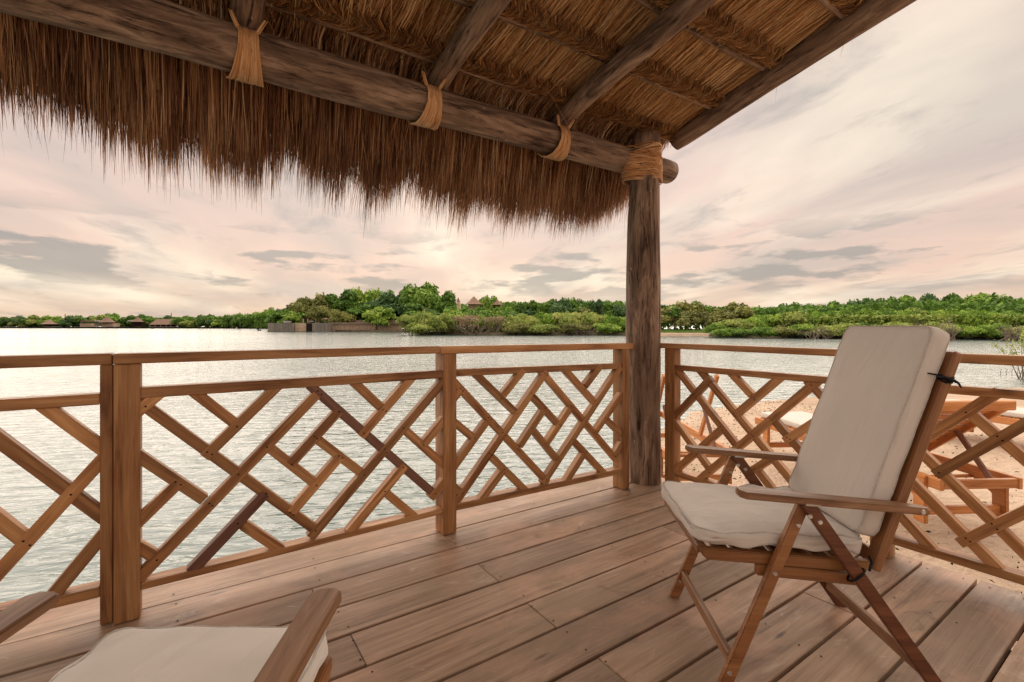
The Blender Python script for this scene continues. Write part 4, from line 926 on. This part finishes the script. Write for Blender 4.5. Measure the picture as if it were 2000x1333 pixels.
def fringe():
    parts = []; n = 40000; XA, XB = -1.7, 3.02
    cs = [XA]
    while cs[-1] < XB: cs.append(cs[-1]+rng.uniform(.018, .06))
    cs = np.array(cs); cl = rng.uniform(.80, 1.18, len(cs)); ct = rng.normal(0, .12, len(cs)); cyr = rng.uniform(-.06, .06, len(cs))
    x = rng.uniform(XA, XB, n); k = np.clip(np.searchsorted(cs, x)+rng.integers(-1, 2, n), 0, len(cs)-1); yr = rng.uniform(2.30, 2.86, n)+cyr[k]
    clump = np.array([mn.noise(Vector((a*3.5, 0, 3))) for a in x])
    L_ = rng.uniform(.50, .72, n)*cl[k]*(1+.14*clump)
    L_ = np.where(x < -.35, L_*(1-.34*np.clip((-.15-x)/.6, 0, 1)), L_)
    a0 = R(18)+rng.normal(0, .10, n); a1 = R(58)+rng.normal(0, .13, n); a2 = R(76)+rng.normal(0, .12, n)
    th = rng.normal(0, .07, n)+(cs[k]-x)*1.9+.10*clump+ct[k]*.5; odd = rng.random(n) < .05; th = np.where(odd, rng.normal(0, .45, n), th)
    root = np.stack([x-PO.x, yr-PO.y, roof_z(yr, .0)+rng.uniform(-.01, .09, n)], 1); segs = []
    for a, fr in ((a0, .26), (a1, .36), (a2, .38)):
        t2 = th+rng.normal(0, .05, n); segs.append(np.stack([np.sin(t2)*np.cos(a), np.cos(t2)*np.cos(a), -np.sin(a)], 1)*(L_*fr)[:, None])
    parts.append(ribbons(root, segs, rng.uniform(.003, .0075, n), np.clip(rng.normal(.52, .25, n)+ct[k], 0, 1)))
    # wispy ends beyond the edge
    m_ = 900; x = rng.uniform(XA, XB-.03, m_); yr = rng.uniform(2.75, 2.98, m_); L_ = rng.uniform(.25, .45, m_); a = R(70)+rng.normal(0, .2, m_); th = rng.normal(0, .2, m_)
    root = np.stack([x-PO.x, yr-PO.y, roof_z(yr, .0)-rng.uniform(.0, .14, m_)], 1)
    segs = [np.stack([np.sin(th+q)*np.cos(a), np.cos(th+q)*np.cos(a), -np.sin(a)], 1)*(L_*.5)[:, None] for q in (0, rng.normal(0, .35, m_))]
    parts.append(ribbons(root, segs, rng.uniform(.0018, .0036, m_), np.clip(rng.normal(.3, .2, m_), 0, 1)))
    V, F, T = join(parts); o = link('thatch_fringe', mesh('thatch_fringe', V, F, tint=T), m_fringe, pav); tag(o, kind='stuff')
    # short hairs along the gable edge
    m_ = 900; y = rng.uniform(0, 2.8, m_); root = np.stack([np.full(m_, 3.05)-PO.x+rng.uniform(-.02, .03, m_), y-PO.y, roof_z(y, 0)+rng.uniform(-.01, .2, m_)], 1)
    a = rng.uniform(-.4, .5, m_); L_ = rng.uniform(.04, .13, m_)
    s = np.stack([.5*np.cos(a), .6*np.ones(m_), -.45-.2*rng.random(m_)], 1)*L_[:, None]
    V, F, T = ribbons(root, [s*.5, s*.5+rng.normal(0, .008, (m_, 3))], rng.uniform(.002, .005, m_), np.clip(rng.normal(.3, .15, m_), 0, 1))
    o = link('edge_strands', mesh('edge_strands', V, F, tint=T), m_fringe, pav); tag(o, kind='stuff')
fringe()
def lash(xc, wid=.055):
    """fibre lashing: fans over the beam, crosses below the rafter"""
    rd = random.Random(int(xc*100)+5); Vn = []; Fn = []; Tn = []
    br = .102; bz = 2.279; by = 2.365
    for s in range(96):
        side = -1 if s % 2 else 1; u = rd.random(); xb = xc+side*(-.01+.085*u); xt = xc-side*(.030+.016*u); P_ = []
        for t in np.linspace(0, 1, 9):
            an = R(-168)+t*R(206)      # from under the beam up its near face
            rr = br+.004+.004*rd.random(); q_ = max(0, min(1, (t-.22)/.56)); xw = xc+side*(.002+.034*u); x = xb+(xw-xb)*q_
            if t > .78 and s % 5 == 0: x = xw+(xt-xw)*(t-.78)/.22
            P_.append(rel((x, by-rr*math.cos(an), bz+rr*math.sin(an))))
        P_.append(P_[-1]+(Vector((-side*.028, -.02, .05)) if s % 5 == 0 else Vector((0, .03, .004))))
        V, F = tube_pts(P_, [.0026+.0014*rd.random()]*(len(P_)-1)+[.001], 4); k = len(Vn); Vn += V; Fn += [f for f in ([tuple(i+k for i in q) for q in F]) if len(f) == 4]; tt = rd.uniform(0.2, 1); Tn += [tt]*len(V)
    me = mesh('lashing', np.array([tuple(v) for v in Vn]), np.array(Fn), tint=np.array(Tn)); link('lashing', me, m_fibre, pav)
for x in (.20, 1.045, 1.93): lash(x)
def post_wrap():
    rd = random.Random(9); Vn = []; Fn = []; Tn = []
    cx, cy = .012, 0.0
    for s in range(120):
        z0 = 2.135+.235*s/120+rd.uniform(-.012, .012); sl = rd.uniform(-.05, .0) if s % 3 else rd.uniform(-.01, .08); P_ = []
        if s % 3 == 0: z0 = rd.uniform(2.15, 2.30)
        out = rd.random() < .55
        for k in range(25):
            a = 2*math.pi*k/25; rr = .104+.004*rd.random()+(.0 if s % 3 else .004)
            # pulled out towards the beam on its left side
            pull = max(0, math.cos(a-math.pi*0.92))**6*(.085 if z0 < 2.30 else .02)
            z = z0+sl*math.cos(a-math.pi*0.9)*1.0-(.02*max(0, math.cos(a-math.pi*.95)) if z0 < 2.3 else 0)
            z = min(max(z, 2.115), 2.375)
            P_.append((cx+(rr+pull)*math.cos(a), cy+(rr+pull*.8)*math.sin(a), z))
        V, F = tube_pts(P_, .0030, 4, False, True); k = len(Vn); Vn += V; Fn += [tuple(i+k for i in q) for q in F]; Tn += [rd.uniform(.15, 1)]*len(V)
    me = mesh('post_lashing', np.array([tuple(v) for v in Vn]), np.array(Fn), tint=np.array(Tn)); link('lashing', me, m_fibre, pav)
post_wrap()

# ------------------------------------------------------------------ folding armchair
def poly_prism(name, pts, y0, y1, mat, parent, bev=.003):
    """side-profile polygon (x,z) extruded in y"""
    bm = bmesh.new(); a = [bm.verts.new((x, y0, z)) for x, z in pts]; b = [bm.verts.new((x, y1, z)) for x, z in pts]
    bm.faces.new(a); bm.faces.new(b[::-1])
    for i in range(len(pts)): j = (i+1) % len(pts); bm.faces.new((a[i], b[i], b[j], a[j]))
    bmesh.ops.recalc_face_normals(bm, faces=bm.faces[:])
    if bev: bmesh.ops.bevel(bm, geom=bm.edges[:], offset=bev, segments=2, affect='EDGES')
    me = bpy.data.meshes.new(name); bm.to_mesh(me); bm.free(); return link(name, me, mat, parent)
def cushion_mesh(name, L_, W_, T_, puff=.012, corner=.03, wr=.004, seed=0, edge_puff=0.004, crumple=0.0):
    nx, ny, nz = 44, 34, 8; V = []; idx = {}; F = []
    def vid(i, j, k):
        key = (i, j, k)
        if key not in idx:
            u = 2*i/nx-1; v = 2*j/ny-1; w = 2*k/nz-1
            # round the plan corners
            ax = 1-corner/(L_/2); ay = 1-corner/(W_/2); x, y = u*L_/2, v*W_/2
            dx = max(0, abs(u)-ax)*L_/2; dy = max(0, abs(v)-ay)*W_/2
            if dx > 0 and dy > 0:
                m = max(dx, dy); l = math.hypot(dx, dy); s = m/l; x = math.copysign(ax*L_/2+dx*s, u); y = math.copysign(ay*W_/2+dy*s, v)
            z = w*T_/2*(1-.10*(max(abs(u), abs(v))**10)); z += math.copysign(puff*(1-u**4)*(1-v**4), w)*abs(w)
            side = (1-w*w)*edge_puff*1.0
            if abs(u) > .999: x += math.copysign(side, u)
            if abs(v) > .999: y += math.copysign(side, v)
            p = Vector((x*7+seed, y*7, w*.6)); n1 = mn.noise(p)+.5*mn.noise(p*2.3)
            cr = mn.noise(Vector((x*15+seed, y*5, w*2)))*max(abs(v)**6, abs(u)**6)
            z += wr*n1*(abs(w))+(wr*1.6+crumple)*cr*(.4+.6*abs(w))
            y += math.copysign(1, v)*(crumple*.8+wr*.5)*mn.noise(Vector((x*11, seed, w*1.5)))*abs(v)**8
            x += math.copysign(1, u)*(crumple*.6)*mn.noise(Vector((y*11, seed+4, w*1.5)))*abs(u)**8
            idx[key] = len(V); V.append((x, y, z))
        return idx[key]
    for i in range(nx):
        for j in range(ny):
            F.append((vid(i, j, nz), vid(i+1, j, nz), vid(i+1, j+1, nz), vid(i, j+1, nz))); F.append((vid(i, j, 0), vid(i, j+1, 0), vid(i+1, j+1, 0), vid(i+1, j, 0)))
    for k in range(nz):
        for i in range(nx):
            F.append((vid(i, 0, k), vid(i+1, 0, k), vid(i+1, 0, k+1), vid(i, 0, k+1))); F.append((vid(i, ny, k), vid(i, ny, k+1), vid(i+1, ny, k+1), vid(i+1, ny, k)))
        for j in range(ny):
            F.append((vid(0, j, k), vid(0, j, k+1), vid(0, j+1, k+1), vid(0, j+1, k))); F.append((vid(nx, j, k), vid(nx, j+1, k), vid(nx, j+1, k+1), vid(nx, j, k+1)))
    me = bpy.data.meshes.new(name); me.from_pydata(V, [], F)
    for p in me.polygons: p.use_smooth = True
    rings = []
    for k in (nz, 0):
        ring = [vid(i, 0, k) for i in range(nx)]+[vid(nx, j, k) for j in range(ny)]+[vid(i, ny, k) for i in range(nx, 0, -1)]+[vid(0, j, k) for j in range(ny, 0, -1)]
        rings.append([V[q] for q in ring])
    return me, rings
def bolt(x, z, y, parent, sgn=-1, r=.0075):
    bm = bmesh.new(); bmesh.ops.create_cone(bm, cap_ends=True, segments=14, radius1=r, radius2=r*.75, depth=.004)
    for v in bm.verts: v.co = Vector((v.co.x, v.co.z*sgn, v.co.y))
    me = bpy.data.meshes.new('bolt'); bm.to_mesh(me); bm.free(); o = link('bolt', me, m_metal, parent); o.location = (x, y+sgn*.0015, z); return o
def make_chair(label, rk=.3545):
    """local x points to the chair's back, y to its own left seen from the front, z up; profile measured from the near side plane y=0"""
    S0 = .80; Y0_ = -.279
    def X(s): return s-S0
    def Yc(n): return n+Y0_
    ch = empty('folding_armchair', (0, 0, 0), 0, label, 'armchair', 'folding wooden armchairs with beige cushions')
    for n0 in (0.0, .510):
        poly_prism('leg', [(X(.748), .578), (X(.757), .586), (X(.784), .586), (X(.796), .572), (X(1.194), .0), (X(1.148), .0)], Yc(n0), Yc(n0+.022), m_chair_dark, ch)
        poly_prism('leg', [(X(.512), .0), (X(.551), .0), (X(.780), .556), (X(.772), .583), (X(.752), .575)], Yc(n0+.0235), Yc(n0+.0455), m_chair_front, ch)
        # arm rest with a clipped front corner in plan
        bm = bmesh.new(); pl = [(.590, -.006), (.575, .012), (.575, .040), (.584, .052), (1.02, .046), (1.09, .030), (1.105, .018), (1.105, .004), (1.095, -.004), (.9, -.006)]
        def az(s): return .616-(s-.575)*.070
        t = [bm.verts.new((X(s), Yc(n0+n), az(s))) for s, n in pl]; b = [bm.verts.new((X(s), Yc(n0+n), az(s)-.021)) for s, n in pl]
        bm.faces.new(t); bm.faces.new(b[::-1])
        for i in range(len(pl)): j = (i+1) % len(pl); bm.faces.new((t[i], b[i], b[j], t[j]))
        bmesh.ops.recalc_face_normals(bm, faces=bm.faces[:]); bmesh.ops.bevel(bm, geom=bm.edges[:], offset=.004, segments=2, affect='EDGES')
        me = bpy.data.meshes.new('armrest'); bm.to_mesh(me); bm.free(); arm = link('armrest', me, m_chair_worn, ch); bolt(X(1.078), az(1.078)-.011, Yc(n0-.004), arm)
        for s, z in ((.771, .548), (.799, .532)): bolt(X(s), z, Yc(n0), ch)
        bolt(X(.751), .512, Yc(n0+.0235), ch); bolt(X(.684), .367, Yc(n0+.0235), ch); bolt(X(.553), .066, Yc(n0+.0235), ch)
        br = board('bracket', (X(.757), Yc(n0+.01), .585), (X(.800), Yc(n0+.01), .583), .03, .012, m_metal, ch, bev=.001)
    bolt(X(.771), .548, Yc(.532), ch, 1); bolt(X(.799), .532, Yc(.532), ch, 1)
    # back frame
    def bl(z): return .983+(z-.38)*rk      # front face line of the back frame
    d = Vector((rk, 0, 1)).normalized(); nrm = Vector((1, 0, -rk)).normalized()
    for n in (.078, .478):
        p0 = Vector((X(bl(.372)), Yc(n), .372))+nrm*.013; p1 = Vector((X(bl(1.027)), Yc(n), 1.027))+nrm*.013
        board('back_rail', p0, p1, .050, .026, m_chair, ch, up=nrm, bev=.005)
    for z in (.40, .50, .60, .70, .80, .90, .985):
        p = Vector((X(bl(z)), 0, z))+nrm*.013
        board('back_slat', (p.x, Yc(.104), p.z), (p.x, Yc(.452), p.z), .040, .014, m_chair, ch, up=nrm, bev=.002)
    # seat frame and hanging rails
    for n in (.062, .496):
        poly_prism('seat_rail', [(X(.480), .424), (X(.482), .402), (X(.500), .388), (X(.960), .365), (X(.975), .398)], Yc(n-.012), Yc(n+.012), m_chair, ch)
        board('lower_rail', (X(.645), Yc(n+.004), .360), (X(.960), Yc(n+.004), .338), .024, .036, m_chair, ch, bev=.006)
    board('seat_slat', (X(.490), Yc(.076), .410), (X(.490), Yc(.482), .410), .03, .026, m_chair_worn, ch, bev=.004)
    for s in (.55, .61, .67, .73, .79, .85, .91):
        board('seat_slat', (X(s), Yc(.076), .411-(s-.49)*.05), (X(s), Yc(.482), .411-(s-.49)*.05), .042, .014, m_chair, ch, bev=.002)
    board('stretcher', (X(.566), Yc(.0465), .092), (X(.566), Yc(.5325), .092), .018, .040, m_chair_worn, ch, bev=.003)
    board('stretcher', (X(1.112), Yc(.0225), .092), (X(1.112), Yc(.5095), .092), .018, .040, m_chair_worn, ch, bev=.003)
    # cushions
    me, rings = cushion_mesh('seat_cushion', .50, .445, .046, .018, .045, .005, 3, .005, .006)
    sc = link('seat_cushion', me, m_fab, ch, Matrix.Translation((X(.715), Yc(.279), .450)) @ Matrix.Rotation(R(1.5), 4, 'Y'))
    for rg in rings[:1]: tube('piping', [Vector(q) for q in rg[::2]], .0022, m_pipe, sc, 6, True)
    me, rings = cushion_mesh('back_cushion', .665, .415, .058, .007, .03, .0020, 9, .005, .0)
    bz = .765; c0 = Vector((X(bl(bz)), Yc(.282), bz))-nrm*.036
    mt = Matrix((d, Vector((0, 1, 0)), d.cross(Vector((0, 1, 0))))).transposed().to_4x4(); mt.translation = c0
    bc = link('back_cushion', me, m_fab, ch, mt)
    for rg in rings: tube('piping', [Vector(q) for q in rg[::2]], .0022, m_pipe, bc, 6, True)
    # cords
    def cord(z, n, nm='tie_cord'):
        P_ = []; c = Vector((X(bl(z)), Yc(n), z))+nrm*.013
        for k in range(14):
            a = 2*math.pi*k/14; P_.append(c+Vector((0, 1, 0))*.030*math.cos(a)+nrm*.017*math.sin(a)+d*.004*math.sin(3*a))
        V, F = tube_pts(P_, .0032, 5, False, True)
        for s in (-.007, .006):
            v2, f2 = tube_pts([p+d*s for p in P_], .003, 5, False, True); k = len(V); V = V+v2; F = F+[tuple(i+k for i in q) for q in f2]
        kn = c+Vector((0, -.036, 0))+nrm*.004
        for e in (Vector((-.05, .0, .012)), Vector((.015, -.006, -.02)), Vector((-.055, .03, .02))):
            v2, f2 = tube_pts([kn, kn+e*.5+d*.004, kn+e], [.005, .0035, .002], 5); k = len(V); V = V+v2; F = F+[tuple(i+k for i in q) for q in f2]
        me = bpy.data.meshes.new(nm); me.from_pydata(V, [], F); link(nm, me, m_strap, ch)
    cord(.945, .078); cord(.945, .478)
    P_ = [(X(.905)+.027*math.cos(a)*.8, Yc(.011)+.0155*math.sin(a), .378+.027*math.cos(a)*.62) for a in np.linspace(0, 2*math.pi, 15)[:-1]]
    V, F = tube_pts(P_, .0035, 5, False, True); v2, f2 = tube_pts([(X(.935), Yc(.0), .397), (X(.955), Yc(.02), .41), (X(.96), Yc(.04), .42)], .004, 5); k = len(V); V = V+v2; F = F+[tuple(i+k for i in q) for q in f2]
    me = bpy.data.meshes.new('tie_cord'); me.from_pydata(V, [], F); link('tie_cord', me, m_strap, ch)
    return ch
chair = make_chair('whole folding armchair with upright beige cushion standing by the right railing')
def place(ch, e1_lat, e1_fwd, o_lat, o_fwd):
    x = W(e1_lat, e1_fwd); ch.rotation_euler = (0, 0, math.atan2(x.y, x.x)); ch.location = W(o_lat, o_fwd, 0)
# chair 1: side plane measured at e2.p = 1.432, s measured along e1 from the viewer's spot
e1 = (.9978, -.0656); e2 = (.0656, .9978); s, n = .80, 1.432+.279
place(chair, e1[0], e1[1], s*e1[0]+n*e2[0], s*e1[1]+n*e2[1])
chair2 = make_chair('armchair cut off by the lower edge, its arms and seat cushion pointing at the water', .43)
place(chair2, 0.02, -1.0, -.590, .652)

# ------------------------------------------------------------------ beach loungers
def make_lounger(label, back=41, dressed=True):
    """local x from foot to head, y across, z up from the sand"""
    lo = empty('sun_lounger', (0, 0, 0), 0, label, 'sun lounger', 'orange wooden sun loungers on the beach')
    Lx, Wy, h, hx = 2.12, .62, .33, 1.47
    ca, sa = math.cos(R(back)), math.sin(R(back))
    for y in (-Wy/2, Wy/2):
        board('side_rail', (0, y, h), (Lx, y, h), .032, .085, m_lounger, lo, bev=.005)
        for x, q in ((.22, 1), (1.98, -1)):
            poly_prism('leg', [(x-.045, .0), (x+.045, .0), (x+.045, h-.07), (x+.045-q*.0, h-.02), (x+.10 if q > 0 else x+.05, h+.04), (x-.05 if q > 0 else x-.22, h+.04), (x-.05 if q > 0 else x-.20, h-.05), (x-.045, h-.14)], y*1.055-.017, y*1.055+.017, m_lounger, lo, .005)
    for x in ((.02, Lx-.02) if dressed else (.02,)): board('end_rail', (x, -Wy/2+.017, h), (x, Wy/2-.017, h), .03, .07, m_lounger, lo, bev=.004)
    for x in (.22, 1.98): board('stretcher', (x, -Wy/2, .085), (x, Wy/2, .085), .035, .06, m_lounger, lo, bev=.004)
    tube('dowel', [(1.80, -Wy/2, h-.055), (1.80, Wy/2, h-.055)], .014, m_lounger, lo, 10)
    if dressed:
        x = .09
        while x < hx-.03: board('slat', (x, -Wy/2+.02, h+.045), (x, Wy/2-.02, h+.045), .06, .016, m_lounger, lo, bev=.002); x += .085
    for y in (-Wy/2+.05, Wy/2-.05): board('back_rail', (hx, y, h+.05), (hx+.80*ca, y, h+.05+.80*sa), .03, .05, m_lounger, lo, up=(-sa, 0, ca), bev=.005)
    if dressed: board('top_rail', (hx+.80*ca, -Wy/2, h+.055+.80*sa), (hx+.80*ca, Wy/2, h+.055+.80*sa), .045, .075, m_lounger, lo, bev=.008)
    for k in ([.06+.088*i for i in range(8)] if dressed else []):
        board('slat', (hx+k*ca, -Wy/2+.03, h+.075+k*sa), (hx+k*ca, Wy/2-.03, h+.075+k*sa), .06, .016, m_lounger, lo, up=(-sa, 0, ca), bev=.002)
    for y in (-.2, .2): board('prop', (hx+.42*ca, y, h+.04+.42*sa), (hx+.56, y, h-.02), .022, .04, m_reddark, lo, bev=.003)
    board('prop_bar', (hx+.56, -.24, h-.02), (hx+.56, .24, h-.02), .03, .03, m_lounger, lo, bev=.003)
    if dressed:
        me, rg = cushion_mesh('mattress', 1.40, .56, .06, .006, .03, .002, 5); link('mattress', me, m_white, lo, Matrix.Translation((.74, 0, h+.085)))
        me, rg = cushion_mesh('back_mattress', .72, .56, .06, .006, .03, .002, 6); link('back_mattress', me, m_white, lo, Matrix.Translation((hx+.37*ca-.045*sa, 0, h+.06+.37*sa+.045*ca)) @ Matrix.Rotation(-R(back), 4, 'Y'))
    return lo
SZ = -.41
l1 = make_lounger('nearest orange lounger with white mattress, lying beyond the railing behind the armchair', 41)
l1.location = W(3.36, 5.97, SZ); x = W(.055, -1.0); l1.rotation_euler = (0, 0, math.atan2(x.y, x.x)); l1.scale = (1.15, 1, 1)
l3 = make_lounger('bare lounger frame with raised back, seen just right of the corner post', 58, False)
l3.location = W(1.75, 6.55, SZ-.03); x = W(.0, -1.0); l3.rotation_euler = (0, 0, math.atan2(x.y, x.x))
l4 = make_lounger('lounger with white mattress at the far right edge beyond the nearest lounger', 20)
l4.location = W(6.15, 6.9, SZ); x = W(.3, -.95); l4.rotation_euler = (0, 0, math.atan2(x.y, x.x))
